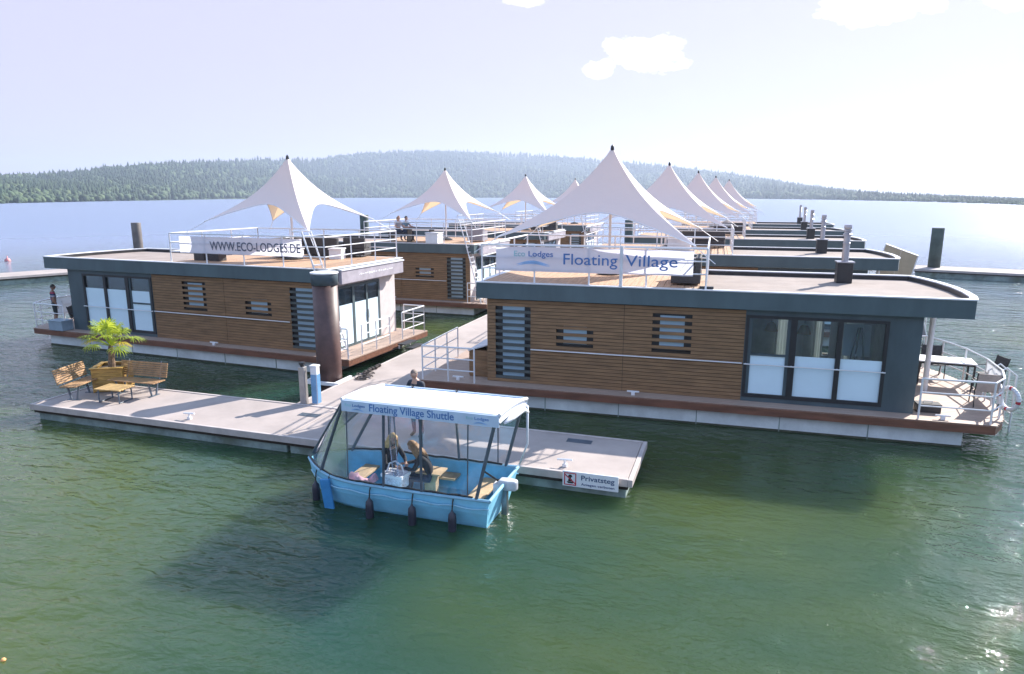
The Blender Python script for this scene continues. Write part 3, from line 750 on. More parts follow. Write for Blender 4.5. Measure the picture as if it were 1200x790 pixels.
def person(loc, rz, label, J, tops, legs, skin, hair, hair_style, group=None, short_sleeve=True, shorts=False, face=(0,-1,0)):
    """J: joints in the person's own frame (facing -Y); one skinned body mesh, head with nose and ears, five-fingered hands"""
    root = empty('person', loc, rz, label=label, cat='person', group=group)
    g = {k: Vector(v) for k, v in J.items()}
    names = ['pelvis','waist','chest','neck','head0','shl','ell','wrl','shr','elr','wrr','hil','knl','anl','tol','hir','knr','anr','tor']
    V = [g[n] for n in names]; ix = {n: i for i, n in enumerate(names)}
    E = [(ix[a], ix[b]) for a, b in (('pelvis','waist'),('waist','chest'),('chest','neck'),('neck','head0'),('chest','shl'),('shl','ell'),('ell','wrl'),('chest','shr'),('shr','elr'),('elr','wrr'),
                                     ('pelvis','hil'),('hil','knl'),('knl','anl'),('anl','tol'),('pelvis','hir'),('hir','knr'),('knr','anr'),('anr','tor'))]
    rad = dict(pelvis=(.15,.115), waist=(.135,.105), chest=(.155,.115), neck=(.055,.055), head0=(.05,.05), shl=.068, shr=.068, ell=.047, elr=.047, wrl=.032, wrr=.032, hil=.092, hir=.092, knl=.062, knr=.062, anl=.045, anr=.045, tol=.04, tor=.04)
    v, f = skin_chain(V, E, [rad[n] for n in names], 0, 1)
    mb = MB(); mb.v = list(v); mb.f = list(f)
    # clothing by the nearest bone
    def nearest(p):
        best, bn, bt = 9, None, 0
        for a, b in E:
            A, Bv = V[a], V[b]; d = Bv-A; t = max(0, min(1, (p-A).dot(d)/max(1e-6, d.length_squared))); q = (p-(A+d*t)).length
            if q < best: best, bn, bt = q, (names[a], names[b]), t
        return bn, bt
    for q in f:
        c = sum((Vector(v[i]) for i in q), Vector())/len(q); (a, b), t = nearest(c)
        if b in ('wrl','wrr'): mi = 1 if not short_sleeve and t < .85 else 0
        elif b in ('ell','elr'): mi = 1 if (not short_sleeve or t < .6) else 0
        elif b in ('neck','head0'): mi = 0 if (b == 'head0' or t > .6) else 1
        elif b in ('knl','knr'): mi = 2
        elif b in ('anl','anr'): mi = 0 if shorts else 2
        elif b in ('tol','tor'): mi = 3
        elif b in ('hil','hir'): mi = 2
        elif b == 'waist': mi = 2 if t < .45 else 1
        else: mi = 1
        mb.mi.append(mi)
    # head: shaped ellipsoid with nose, chin and ears
    fd = Vector(face).normalized(); upv = Vector((0,0,1)); upv = (upv - fd*upv.dot(fd)).normalized(); sd = fd.cross(upv)
    hc = g['head']; mb.cur = 0
    nu, nv = 18, 14; base = len(mb.v)
    def headpt(th, ph):
        x = math.sin(th)*math.sin(ph); y = math.sin(th)*math.cos(ph); z = math.cos(th)     # y toward the face
        rx, ry, rz_ = .076, .096, .118
        if z < 0: rx *= 1-.22*(-z); ry *= 1-.10*(-z)
        px, py, pz = x*rx, y*ry, z*rz_
        if y > 0: py += .022*math.exp(-((x/.18)**2+((z+.12)/.20)**2)); py += .008*math.exp(-((x/.3)**2+((z+.72)/.15)**2)); py -= .008*math.exp(-(((abs(x)-.38)/.16)**2+((z-.08)/.12)**2))
        if abs(x) > .85 and abs(z) < .35: px *= 1.13
        return hc + sd*px + fd*py + upv*pz
    for i in range(nv+1):
        for j in range(nu): mb.v.append(tuple(headpt(math.pi*(i+.0001)/(nv+.0002), 2*math.pi*j/nu)))
    for i in range(nv):
        for j in range(nu):
            mb.f.append((base+i*nu+j, base+(i+1)*nu+j, base+(i+1)*nu+(j+1) % nu, base+i*nu+(j+1) % nu)); mb.mi.append(0)
    # hands
    for s, el, wr in ((1,'ell','wrl'),(-1,'elr','wrr')):
        d = (g[wr]-g[el]).normalized(); u = Vector((0,0,1)) if abs(d.z) < .8 else Vector((0,-1,0)); side = d.cross(u).normalized(); nn = side.cross(d)
        w = g[wr]
        pv, pf = skin_chain([w-d*.02, w+d*.05, w+d*.09], [(0,1),(1,2)], [(.026,.02),(.038,.018),(.034,.015)], 0, 1)
        b = len(mb.v); mb.v += pv; mb.f += [tuple(b+i for i in q) for q in pf]; mb.mi += [0]*len(pf)
        for k, ln in enumerate((.072,.082,.076,.06)):
            o = side*(-.027+.018*k); a = w+d*.075+o
            mb.tube([a, a+d*ln*.45-nn*.006, a+d*ln*.78-nn*.022, a+d*ln*.95-nn*.04], [.0095,.009,.008,.006], 6)
        a = w+d*.03-side*.03*s; mb.tube([a, a+d*.03-side*.022*s, a+d*.06-side*.03*s-nn*.01], [.012,.0105,.008], 6)
    body = mb.build('body', [skin, tops, legs, BLACK], root, smooth=True)
    for s in (-1,1):
        e = hc + sd*(.031*s) + fd*.0865 + upv*.008
        MB().lathe([(.002,-.008),(.008,-.004),(.0095,0),(.008,.004),(.002,.008)], e, 8).build('eye', HAIRD, root)
    m2 = MB(); a = hc + fd*.087 - upv*.058; m2.tube([a-sd*.022, a+fd*.006, a+sd*.022], [.003,.006,.003], 6); m2.build('mouth', mat('lips', (.35,.12,.1), .6), root)
    # hair
    h = MB(); base = 0
    lo = {'short': .50, 'buzz': .46, 'long': .60, 'tail': .55}[hair_style]
    for i in range(11):
        for j in range(nu):
            ph = 2*math.pi*j/nu; front = math.cos(ph) > .35
            tmax = math.pi*(lo if not front else .30); th = max(.001, tmax*i/10); p = headpt(th, ph)
            k = 1.09 if hair_style != 'buzz' else 1.035
            if hair_style in ('long','tail'): k += .03*math.sin(j*2.7+i)
            h.v.append(tuple(hc + (p-hc)*k))
    for i in range(10):
        for j in range(nu): h.f.append((i*nu+j, (i+1)*nu+j, (i+1)*nu+(j+1) % nu, i*nu+(j+1) % nu)); h.mi.append(0)
    if hair_style == 'long':
        rr = random.Random(4)
        for k in range(26):
            a = R(70 + 220*k/25); dirv = sd*math.sin(a) + fd*math.cos(a)
            p0 = hc + dirv*.085 + upv*.03; p1 = hc + dirv*.105 - upv*.08; p2 = hc + dirv*(.11+.03*rr.random()) - upv*(.2+.04*rr.random()) ; p3 = hc + dirv*(.10+.05*rr.random()) - upv*(.31+.07*rr.random())
            h.tube([p0,p1,p2,p3], [.02,.026,.022,.006], 6)
    if hair_style == 'tail':
        p0 = hc - fd*.09 + upv*.05; h.tube([p0, p0-fd*.05-upv*.03, p0-fd*.06-upv*.14, p0-fd*.03-upv*.26], [.03,.04,.035,.008], 8)
    h.build('hair', hair, root, smooth=True)
    return root
def stand(h=1.78, **ov):
    k = h/1.78
    J = dict(pelvis=(0,0,.97), waist=(0,.0,1.12), chest=(0,.01,1.36), neck=(0,.01,1.50), head0=(0,-.01,1.58), head=(0,-.025,1.665), shl=(.19,.01,1.43), ell=(.24,.04,1.15), wrl=(.23,-.06,.91),
             shr=(-.19,.01,1.43), elr=(-.24,.04,1.15), wrr=(-.23,-.06,.91), hil=(.10,0,.92), knl=(.115,-.02,.50), anl=(.12,.03,.09), tol=(.13,-.13,.04), hir=(-.10,0,.92), knr=(-.115,-.02,.50), anr=(-.12,.03,.09), tor=(-.13,-.13,.04))
    J.update(ov)
    return {a: (b[0]*k, b[1]*k, b[2]*k) for a, b in J.items()}
def sit(**ov):
    J = dict(pelvis=(0,0,.55), waist=(0,-.01,.70), chest=(0,-.04,.94), neck=(0,-.06,1.08), head0=(0,-.08,1.15), head=(0,-.10,1.24), shl=(.18,-.04,1.01), ell=(.24,-.14,.76), wrl=(.16,-.36,.72),
             shr=(-.18,-.04,1.01), elr=(-.24,-.14,.76), wrr=(-.16,-.36,.72), hil=(.10,-.06,.52), knl=(.13,-.46,.52), anl=(.13,-.44,.09), tol=(.13,-.60,.04), hir=(-.10,-.06,.52), knr=(-.13,-.46,.52), anr=(-.13,-.44,.09), tor=(-.13,-.60,.04))
    J.update(ov); return J
P = onZ(67, 382, DZ)
person((P.x, P.y, DZ), R(150), 'man in striped shirt and dark shorts standing on the left houseboat terrace', stand(1.80, head=(.0,-.03,1.665)), STRIPE, SHORTS, SKIND, HAIRD, 'short', shorts=True)
person((-7.12,14.3,.45), R(-12), 'man in dark T-shirt standing on the pier behind the shuttle boat', stand(1.71, neck=(0,-.02,1.50), head0=(0,-.05,1.57), head=(0,-.075,1.655), ell=(.27,-.05,1.17), elr=(-.27,-.05,1.17), wrl=(.22,-.28,1.05), wrr=(-.22,-.28,1.05), shl=(.2,0,1.43), shr=(-.2,0,1.43)), SHIRTD, JEANS, SKIN, HAIRG, 'buzz', face=(0,-.92,-.38))
# couple on the second left houseboat roof
cz = 3.745
P = onY(466, 262, 34.6); person((P.x, 34.6, cz), R(65), 'woman in pale top with fair hair sitting on the second left roof', sit(), SHIRTP, JEANS, SKIN, HAIRL, 'tail')
P2 = onY(474.5, 262, 34.3); person((P2.x, 34.3, cz), R(75), 'dark haired man in grey blue shirt leaning at the roof table', sit(wrl=(.10,-.5,.80), wrr=(-.12,-.46,.78), ell=(.22,-.22,.80)), SHIRTG, JEANS, SKIN, HAIRD, 'short')
bx = empty('roof_bench', ((P.x+P2.x)/2, 34.45, cz), R(-10), label='dark padded bench under the couple on the second left roof', cat='bench')
MB().box(-.75,.7,-.28,.28,.34,.45).build('seat', DGREY, bx); MB().box(-.72,-.66,-.25,.25,0,.34).box(.6,.66,-.25,.25,0,.34).build('leg', BLACK, bx)
# ------------------------------------------------------------------ roof furniture
def lounge(name, loc, rz, label, w, m, cushion, group='lounge furniture on the roof decks'):
    o = empty(name, loc, rz, label=label, cat='armchair' if w < 1.2 else 'sofa', group=group)
    bevel(MB().box(-w/2,w/2,-.4,.4,.06,.34).build('base', m, o), .02); bevel(MB().box(-w/2,w/2,.24,.40,.345,.78).build('backrest', m, o), .03)
    bevel(MB().box(-w/2,-w/2+.16,-.4,.238,.345,.58).build('armrest', m, o), .03); bevel(MB().box(w/2-.16,w/2,-.4,.238,.345,.58).build('armrest', m, o), .03)
    bevel(MB().box(-w/2+.17,w/2-.17,-.39,.23,.345,.47).build('cushion', cushion, o), .04)
    return o
def cube_table(loc, rz, label, s=.5, h=.42, m=WHITE, group='roof tables'):
    o = empty('side_table', loc, rz, label=label, cat='table', group=group)
    bevel(MB().box(-s/2,s/2,-s/2,s/2,h-.05,h).build('tabletop', m, o), .008)
    MB().box(-s/2+.03,s/2-.03,-s/2+.03,s/2-.03,0,h-.051).build('pedestal', m, o); return o
rz = 3.745
lounge('lounge_sofa', (-16.2,24.6,rz), R(170), 'long dark grey sofa under the left tent beside the roof ladder', 1.9, DGREY, GREYC)
lounge('lounge_chair', (-17.4,23.6,rz), R(95), 'dark grey armchair under the left tent behind the banner end', .9, DGREY, GREYC)
lounge('lounge_chair', (-14.9,24.9,rz), R(190), 'pink cushioned lounge chair near the roof ladder of the left houseboat', .9, DGREY, PINKT)
cube_table((-16.6,23.1,rz), R(5), 'white cube table in front of the dark armchair on the left roof')
cube_table((-15.1,23.7,rz), R(12), 'white cube table at the right end of the left roof deck', .55)
for (x, y, lab) in ((-19.75,21.55,'dark grey storage box under the left banner, left of the other one'), (-19.0,21.5,'dark grey storage box under the left banner, right of the other one')):
    o = empty('storage_box', (x,y,rz), R(-3), label=lab, cat='box', group='storage boxes under the banner')
    bevel(MB().box(-.25,.25,-.2,.2,0,.42).build('box_body', DGREY, o), .01); bevel(MB().box(-.27,.27,-.22,.22,.421,.46).build('lid', mat('teal_grey_lid', (.12,.17,.18), .6), o), .008)
o = lounge('lounge_sofa', (-1.35,20.2,rz), R(-88), 'dark sofa behind the right end of the Floating Village banner', 1.5, DGREY, DGREY)
o = empty('planter', (-1.05,19.3,rz), 0, label='small black tray on the roof beside the banner corner of the right houseboat', cat='tray') if False else None
bx2 = MB().box(-.92,-.55,18.98,19.12,3.737,3.80).build('ballast_block', BLACK); tag(bx2, 'small black ballast block on the roof edge beside the banner corner', 'block')
# second left roof
tbl = empty('roof_table', (-16.2,33.9,cz), R(3), label='dark slatted table in front of the couple on the second left roof', cat='table')
MB().box(-.9,.6,-.35,.35,.68,.74).build('tabletop', DGREY, tbl)
for x in (-.8,.5): MB().box(x-.03,x+.03,-.3,.3,0,.68).build('leg', BLACK, tbl)
cube_table((-15.35,33.45,cz), 0, 'white cube table beside the dark slatted table on the second left roof', .75, .55)
lounge('lounge_chair', (-13.6,35.3,cz), R(180), 'pale cushioned lounge chair at the right end of the second left roof', .9, GREYC, WHITE)
# third left roof
for k, (x, lab, m) in enumerate(((-13.6,'dark lounge chair with pale cushion on the third left roof',WHITE), (-12.7,'dark lounge chair beside the ladder of the third left roof',PINKT))):
    lounge('lounge_chair', (x,47.4,cz), R(175+10*k), lab, .9, DGREY, m)
# more lounge pieces on the second right roof
lounge('lounge_sofa', (-1.6,34.6,cz), R(180), 'dark sofa on the second right roof, behind the largest tent', 2., DGREY, GREYC)
cube_table((-2.6,33.2,cz), 0, 'white table on the second right roof under the tent edge', 1.1, .5)
lounge('lounge_sofa', (-.6,46.2,cz), R(180), 'dark sofa on the third right roof', 1.9, DGREY, GREYC)
# cushions by the door of the second left houseboat
o = empty('deck_chair', (-12.65,34.0,DZ), R(20), label='pale cushioned deck chair beside the wall of the second left houseboat', cat='chair')
bevel(MB().box(-.3,.3,-.3,.3,.35,.46).build('seat', PINKT, o), .03); bevel(MB().box(-.3,.3,.22,.34,.461,1.0).build('backrest', PINKT, o), .03)
for x in (-.27,.27):
    MB().tube([(x,-.27,.35),(x,-.3,0)],.02,6).tube([(x,.27,.35),(x,.3,0)],.02,6).build('leg', STEEL, o)

# ------------------------------------------------------------------ terrace furniture (nearest right houseboat)
tt = empty('outdoor_table', (6.05,22.75,DZ), R(-4), label='white topped dark legged table on the terrace of the nearest houseboat', cat='table')
bevel(MB().box(-.75,.75,-.42,.42,.71,.745).build('tabletop', WHITE, tt), .006)
for x in (-.7,.7):
    for y in (-.38,.38): MB().box(x-.025,x+.025,y-.025,y+.025,0,.709).build('leg', BLACK, tt)
MB().box(-.67,.67,-.39,-.36,.65,.708).box(-.67,.67,.36,.39,.65,.708).build('table_frame', BLACK, tt)
def terrace_chair(loc, rz, label, sling):
    o = empty('terrace_chair', loc, rz, label=label, cat='chair', group='sling chairs on the terrace')
    bevel(MB().box(-.25,.25,-.24,.22,.42,.44).build('seat', sling, o), .004)
    MB().box(-.25,.25,0,.02,0,.5, Matrix.Translation((0,.24,.45)) @ Matrix.Rotation(R(-13),4,'X')).build('backrest', sling, o)
    for x in (-.27,.27):
        MB().tube([(x,-.27,0),(x,-.24,.43),(x,-.22,.65),(x,.30,.67)], .016, 6).build('front_leg', BLACK, o)
        MB().tube([(x,.32,0),(x,.2,.42),(x,.26,.5),(x,.37,.96)], .016, 6).build('back_leg', BLACK, o)
    return o
terrace_chair((5.95,23.5,DZ), R(0), 'dark sling chair behind the terrace table', DGREY)
terrace_chair((7.15,22.55,DZ), R(-75), 'dark sling chair at the right end of the terrace table', DGREY)
terrace_chair((6.5,20.6,DZ), R(175), 'beige sling chair in front of the terrace table, nearest the railing', SLING)
lr = MB(); n = 28
for i in range(n):
    a = 2*math.pi*i/n; b = 2*math.pi*(i+1)/n; lr.cur = 1 if (i % 7) < 1 else 0
    lr.tube([(0,.27*math.cos(a),.27*math.sin(a)),(0,.27*math.cos(b),.27*math.sin(b))], .055, 8, cap=False)
o = lr.build('life_ring', [WHITE, REDM], None, smooth=True); q = right.matrix_basis @ Vector((13.62,.12,1.25)); o.location = q; o.rotation_euler = (0,0,R(25)); tag(o, 'white life ring with red bands hung on the terrace railing corner', 'life ring')
o = empty('tool_box', (4.95,19.55,DZ), R(4), label='small black tool box on the terrace beside the dark end wall', cat='box')
bevel(MB().box(-.28,.28,-.15,.15,0,.18).build('box_body', BLACK, o), .01); bevel(MB().box(-.29,.29,-.16,.16,.181,.23).build('lid', DGREY, o), .01)
MB().tube([(-.1,0,.23),(-.1,0,.28),(.1,0,.28),(.1,0,.23)], .01, 6).build('handle', STEEL, o)
# left terrace: box and deck chair
P = onZ(42, 388, DZ); o = empty('storage_box', (P.x+.75,P.y+.55,DZ), R(-3), label='pale blue grey storage box behind the left terrace railing', cat='box')
bevel(MB().box(-.4,.4,-.25,.25,0,.38).build('box_body', mat('blue_grey_box', (.25,.32,.38), .6), o), .02); bevel(MB().box(-.42,.42,-.27,.27,.381,.43).build('lid', mat('blue_grey_lid', (.3,.37,.43), .6), o), .02)
P = onZ(82, 388, DZ); terrace = terrace_chair((P.x-.2,P.y+.7,DZ), R(120), 'dark folding chair on the left terrace beside the striped man', DGREY)
# beige sails at the second right houseboat
def sail(name, label, px, Y0, lean, m, poles=True, border=None):
    q = [onY(x, y, Y0) for x, y in px]
    o = empty(name, (q[0].x, Y0, 0), 0, label=label, cat='sail'); off = Vector((q[0].x, Y0, 0)); q = [p-off for p in q]
    n = len(q)//2; mb = MB()
    top = q[:n]; bot = q[n:][::-1]
    for i in range(n-1): mb.quad(bot[i], bot[i+1]-Vector((.012,0,0)), top[i+1]-Vector((.012,0,0)), top[i])
    s = mb.build('sail_panel', m, o); so = s.modifiers.new('t','SOLIDIFY'); so.thickness = .03
    pb = MB()
    for a, b in ((bot[0],top[0]),(bot[-1],top[-1]),(top[0],top[-1]),(bot[0],bot[-1])): pb.tube([a,b], .025, 6)
    if poles:
        for c in (bot[0], bot[-1]): pb.tube([c, Vector((c.x, c.y, DZ))], .025, 6)
    pb.build('sail_frame', border or STEEL, o); return o
sail('shade_sail', 'beige shade sail of two panels standing beyond the end of the second right houseboat', [(1038,286),(1057,293),(1076,300),(1058,352),(1040,346),(1020,340)], 36.0, 0, BEIGE)
sail('windbreak', 'grey mesh windbreak with white border below the nearest roof overhang', [(1058,352),(1078,356),(1086,395),(1060,396)], 30.55, 0, GREYC, True, WHITE)
bu = MB().lathe([(.02,-.3),(.2,-.25),(.28,0),(.2,.22),(.05,.3),(.04,.5)], n=14).build('marker_buoy', BUOYM, smooth=True); P = onZ(9,306,0); bu.location = P; tag(bu, 'small red marker buoy floating on the lake at the far left', 'buoy')
bu = MB().lathe([(.01,-.02),(.026,-.012),(.035,.008),(.025,.027),(.01,.035)], n=12).build('float_ball', ORANGE, smooth=True); P = onZ(4,774,0); bu.location = P; tag(bu, 'tiny orange float ball on the water at the bottom left', 'float')

# ------------------------------------------------------------------ shuttle boat
sb = empty('shuttle_boat', (0,0,0), 0, label='sky blue shuttle boat with white tarp roof and clear side sheets at the jetty', cat='boat')
XS, XB, YC = -4.06, -8.45, 11.88       # stern, bow, centre line
def sec(t):      # t 0 stern -> 1 bow : x, half width top, half width bottom, sheer z
    x = XS + (XB-XS)*t
    w = .88*(1-max(0,(t-.62)/.38)**2.3*.86); wb = .70*(1-max(0,(t-.52)/.48)**2.*.92)
    z = .60 + .05*(1-t)**2 + .09*t**3
    return x, w, max(wb,.012), z
N = 26; mb = MB(); rowsV = []
for i in range(N+1):
    t = i/N; x, w, wb, z = sec(t); k = .14*max(0,(t-.8)/.2)    # raked bow
    rk = .13*(1-t)**5      # transom leans outwards, sides flare
    prof = [(x+k*2.2-rk*1.3, -wb*.72, -.22), (x+k*1.4-rk, -w*.78, .06), (x+k*.5-rk*.45, -w*.93, .36), (x, -w, z), (x, -w+.05*(w>.1), z+.0), (x+k*.5-rk*.45, -w*.93+.06*(w>.1), .36), (x+k*1.2-rk, -w*.66, .12), (x+k*1.2-rk, 0, .10)]
    full = prof + [(a, -b, c) for a, b, c in prof[:-1][::-1]]
    rowsV.append([(a, YC+b, c) for a, b, c in full])
for i in range(N):
    A, Bq = rowsV[i], rowsV[i+1]
    for j in range(len(A)-1):
        mb.cur = 0 if (j < 4 or j > 9) else 1
        mb.quad(A[j], A[j+1], Bq[j+1], Bq[j])
    mb.cur = 0; mb.quad(A[0], Bq[0], Bq[-1], A[-1])
mb.cur = 0
st = rowsV[0]; mb.quad(st[0], st[1], st[2], st[3], st[11], st[12], st[13], st[14]) ; mb.cur = 1
st2 = [(a-.05, b, c) for a, b, c in st]; mb.quad(st2[3], st2[2], st2[1], st2[13], st2[12], st2[11])
bw = rowsV[-1]; mb.cur = 0; mb.quad(*[bw[j] for j in (14,13,12,11,3,2,1,0)])
hull = mb.build('hull', [BLUEH, BLUEI], sb)
g = MB(); gr = []
for s in (-1, 1):
    g.tube([(sec(i/N)[0], YC+s*(sec(i/N)[1]-.015), sec(i/N)[3]+.012) for i in range(N+1)], .035, 8)
g.tube([(XS,YC-.87,.66),(XS,YC+.87,.66)], .035, 8); g.build('gunwale', mat('pale_blue_gunwale', (.25,.48,.62), .4), sb)
rs = MB()
for s in (-1, 1):     # rub rail sagging between the fender stations
    rs.tube([(sec(i/N)[0], YC+s*(sec(i/N)[1]+.008), sec(i/N)[3]-.14-.035*math.sin(i*.72)**2) for i in range(N)], .014, 6)
rs.build('rub_rail', mat('pale_rub_rail', (.32,.55,.68), .4), sb)
dk = MB()
for s in (-1,1): dk.tube([(sec(i/N)[0], YC+s*(sec(i/N)[1]-.03), sec(i/N)[3]+.055+.012*math.sin(i*2.1)) for i in range(2, N+1)], .024, 6)
dk.build('sheet_hem', BLACK, sb)
for q in ((-4.75,-4.4,YC-.72,YC+.72),(-6.2,-5.3,YC-.75,YC-.42),(-6.4,-5.3,YC+.42,YC+.75),(-7.5,-7.15,YC-.6,YC+.6)):
    bevel(MB().box(*q,.36,.41).build('thwart', LWOOD, sb), .008)
s = MB(); s.box(-6.0,-5.45,YC+.0,YC+.4,.62,.65); s.box(-5.85,-5.6,YC+.12,YC+.28,.1,.62); s.build('boat_table', LWOOD, sb)
# roof frame; roof 0.2 m valance, gentle crown
RX0, RX1, RY0, RY1, RZ = -6.98, -3.80, 10.84, 12.5, 2.40
cr = MB(); nn = 12
def crown(s): return RZ - .17*s + .05*math.sin(math.pi*s)**.8
for i in range(16):
    xa, xb = RX0+(RX1-RX0)*i/16, RX0+(RX1-RX0)*(i+1)/16
    for j in range(nn):
        ya, yb = RY0+(RY1-RY0)*j/nn, RY0+(RY1-RY0)*(j+1)/nn
        cr.quad((xa,ya,crown(j/nn)),(xb,ya,crown(j/nn)),(xb,yb,crown((j+1)/nn)),(xa,yb,crown((j+1)/nn)))
o = merge(cr.build('roof_tarp', ROOFT, sb, smooth=True)); so = o.modifiers.new('t','SOLIDIFY'); so.thickness = .012
MB().box(RX0,RX1,RY0-.02,RY0-.004,RZ-.215,RZ).build('valance', FASCT, sb); MB().box(RX0+.02,RX1,RY1+.004,RY1+.02,RZ-.36,RZ-.135).build('valance', FASCT, sb)
for e, dz_, r_ in ((RX0, .01, .03), (RX1, .01, .035), (RX1, -.13, .02)):
    MB().tube([(e, RY0+(RY1-RY0)*j/nn, crown(j/nn)+dz_) for j in range(nn+1)], r_, 8).build('roof_hoop', RIM, sb)
gb = MB()
for i in range(nn): 
    a, b = i/nn, (i+1)/nn
    gb.quad((RX1-.01,RY0+(RY1-RY0)*a,crown(a)-.13),(RX1-.01,RY0+(RY1-RY0)*b,crown(b)-.13),(RX1-.01,RY0+(RY1-RY0)*b,crown(b)),(RX1-.01,RY0+(RY1-RY0)*a,crown(a)))
gb.build('gable_tarp', ROOFT, sb)
text_part('lettering', 'Floating Village Shuttle', RX0+.60, RY0-.021, RZ-.165, .142, 1.72, BLUEL, sb, .002)
for x in (RX0+.08, RX1-.62):
    text_part('lettering', 'Eco', x, RY0-.021, RZ-.11, .055, .13, TEALL, sb, .002); text_part('lettering', 'Lodges', x+.16, RY0-.021, RZ-.11, .055, .27, BLUEL, sb, .002)
    wave_logo(MB(), x+.14, RY0-.023, RZ-.165, .26, .045).build('wave_logo', LBLUE, sb)
kn = MB()
for x in (-6.3,-5.3): kn.tube([(x-.05,RY1-.0,RZ-.10),(x,RY1-.03,RZ-.14),(x+.05,RY1,RZ-.09)], .012, 5); kn.tube([(x,RY1-.03,RZ-.14),(x,RY1-.03,RZ-.19)], .012, 5)
kn.build('tie_knot', BLACK, sb)
sc_ = MB(); 
def gun(t, s): x, w, wb, z = sec(t); return (x, YC+s*(w-.02), z+.02)
posts = [((RX0+.02, .80)),]
fp_ = MB(); P_ = []
for s, ry in ((-1, RY0+.02), (1, RY1-.02)):
    zt = RZ-.03-(.17 if s > 0 else 0)
    for xt, t in ((RX0+.03,.86),(-6.1,.50),(-5.35,.30) if s > 0 else (-5.35,.315),(RX1-.06,.06)):
        wd = .028 if xt not in (RX0+.03, RX1-.06) else .034
        fp_.tube([(xt, ry, zt), gun(t, s)], wd, 8)
    fp_.tube([(RX0+.02, ry, zt), (XB+.06, YC+s*.06, .80)], .024, 8)
    for xt, t in ((-6.9,.68),(-4.4,.10)): fp_.tube([(xt, ry, zt), gun(t, s)], .014, 6)
    fp_.tube([(RX0, ry, zt-.01),(RX1, ry, zt-.01)], .022, 8)
fp_.build('roof_post', POSTG, sb)
vs = MB()
def strip(topA, topB, gA, gB, n=10):
    for i in range(n):
        a, b = i/n, (i+1)/n; ta, tb = Vector(topA).lerp(Vector(topB), a), Vector(topA).lerp(Vector(topB), b)
        ga, gb_ = Vector(gun(gA[0]+(gB[0]-gA[0])*a, gA[1])), Vector(gun(gA[0]+(gB[0]-gA[0])*b, gA[1]))
        for j in range(5):
            c, d = j/5, (j+1)/5
            def bul(p, u, v): return p + Vector((0, gA[1]*.05*math.sin(u*math.pi*3)*math.sin(v*math.pi), 0))
            vs.quad(bul(ta.lerp(ga,c),a,c), bul(tb.lerp(gb_,c),b,c), bul(tb.lerp(gb_,d),b,d), bul(ta.lerp(ga,d),a,d))
for s, ry in ((-1,RY0+.02),(1,RY1-.02)):
    zt = RZ-.05-(.17 if s > 0 else 0)
    strip((RX0+.03,ry,zt), (RX1-.06,ry,zt), (.86,s), (.06,s), 14)
    vs.quad((RX0+.03,ry,zt), gun(.86,s), gun(.93,s), (XB+.06,YC+s*.06,.80))
vs.quad((RX0+.02,RY0,RZ-.05),(XB+.06,YC-.06,.80),(XB+.06,YC+.06,.80),(RX0+.02,RY1,RZ-.22))
merge(vs.build('clear_sheet', VINYL, sb, smooth=True))
rl_ = MB()
for x in (-5.95,): rl_.tube([(x,RY0+.06,RZ-.1),(x+.03,RY0+.0,1.6),(x+.06,RY0+.02,1.0)], [.05,.07,.05], 8)
rl_.build('rolled_sheet', VINYL, sb, smooth=True)
rb = MB(); rb.tube([(RX1+.02,RY0+.2,RZ-.2),(RX1+.05,RY0+.6,RZ-.2),(RX1+.03,RY1-.35,RZ-.27),(RX1+.05,RY1-.05,RZ-.42)], [.03,.065,.06,.02], 8); rb.tube([(RX1+.02,RY1-.03,RZ-.3),(RX1+.02,RY1-.0,1.3),(XS+.05,YC+.8,.75)], [.03,.022,.02], 7)
rb.build('rolled_tarp', ROOFT, sb, smooth=True)
# outboard
ob = empty('outboard_motor', (XS-.14,YC+.05,0), 0); ob.parent = sb; ob.scale = (.72,.72,.85)
bevel(MB().prism([(.02,-.14),(.30,-.17),(.52,-.12),(.56,0),(.52,.12),(.30,.17),(.02,.14)], .62, .86).build('motor_cowl', mat('silver_cowl', (.5,.52,.56), .35), ob), .05, 3)
MB().box(.1,.26,-.07,.07,-.3,.62).build('motor_leg', FLUE, ob); MB().box(-.12,.1,-.12,.12,.42,.74).build('motor_bracket', RIM, ob); MB().tube([(-.02,0,.80),(-.5,.12,.95)], .025, 8).build('tiller', BLACK, ob)
MB().box(.02,.4,-.1,.1,-.06,-.04).build('motor_plate', FLUE, ob)
# fenders
fnames = ['black fender hanging nearest the bow of the blue shuttle boat', 'second black fender from the bow of the blue shuttle boat', 'third black fender from the bow of the blue shuttle boat', 'black fender nearest the stern of the blue shuttle boat']
for k, t in enumerate((.90,.565,.355,.165)):
    x, w, wb, z = sec(t)
    o = empty('boat_fender', (x, YC-w-.055, 0), 0, label=fnames[k], cat='fender', group='fenders along the shuttle boat')
    MB().lathe([(.015,.42),(.03,.38),(.07,.33),(.08,.24),(.08,.02),(.07,-.05),(.03,-.09)][::-1], n=14).build('fender_body', mat('dark_fender', (.035,.035,.05), .4), o, smooth=True)
    MB().tube([(0,0,.40),(0,.03,.55),(0,.09,z+.04)], .014, 6).build('fender_rope', BLACK, o)
x, w, wb, z = sec(.79)
o = empty('leeboard', (x, YC-w-.06, 0), 0, label='flat blue board hanging over the bow side of the shuttle boat', cat='board')
bevel(MB().prism([(-.11,-.03),(.11,-.03),(.11,.03),(-.11,.03)], -.08, .62).build('board', mat('deep_blue_board', (.05,.25,.52), .45), o, M=Matrix.Rotation(R(-8),4,'Y')), .02)
MB().tube([(0,0,.6),(0,.08,.7)], .014, 6).build('board_rope', BLACK, o)
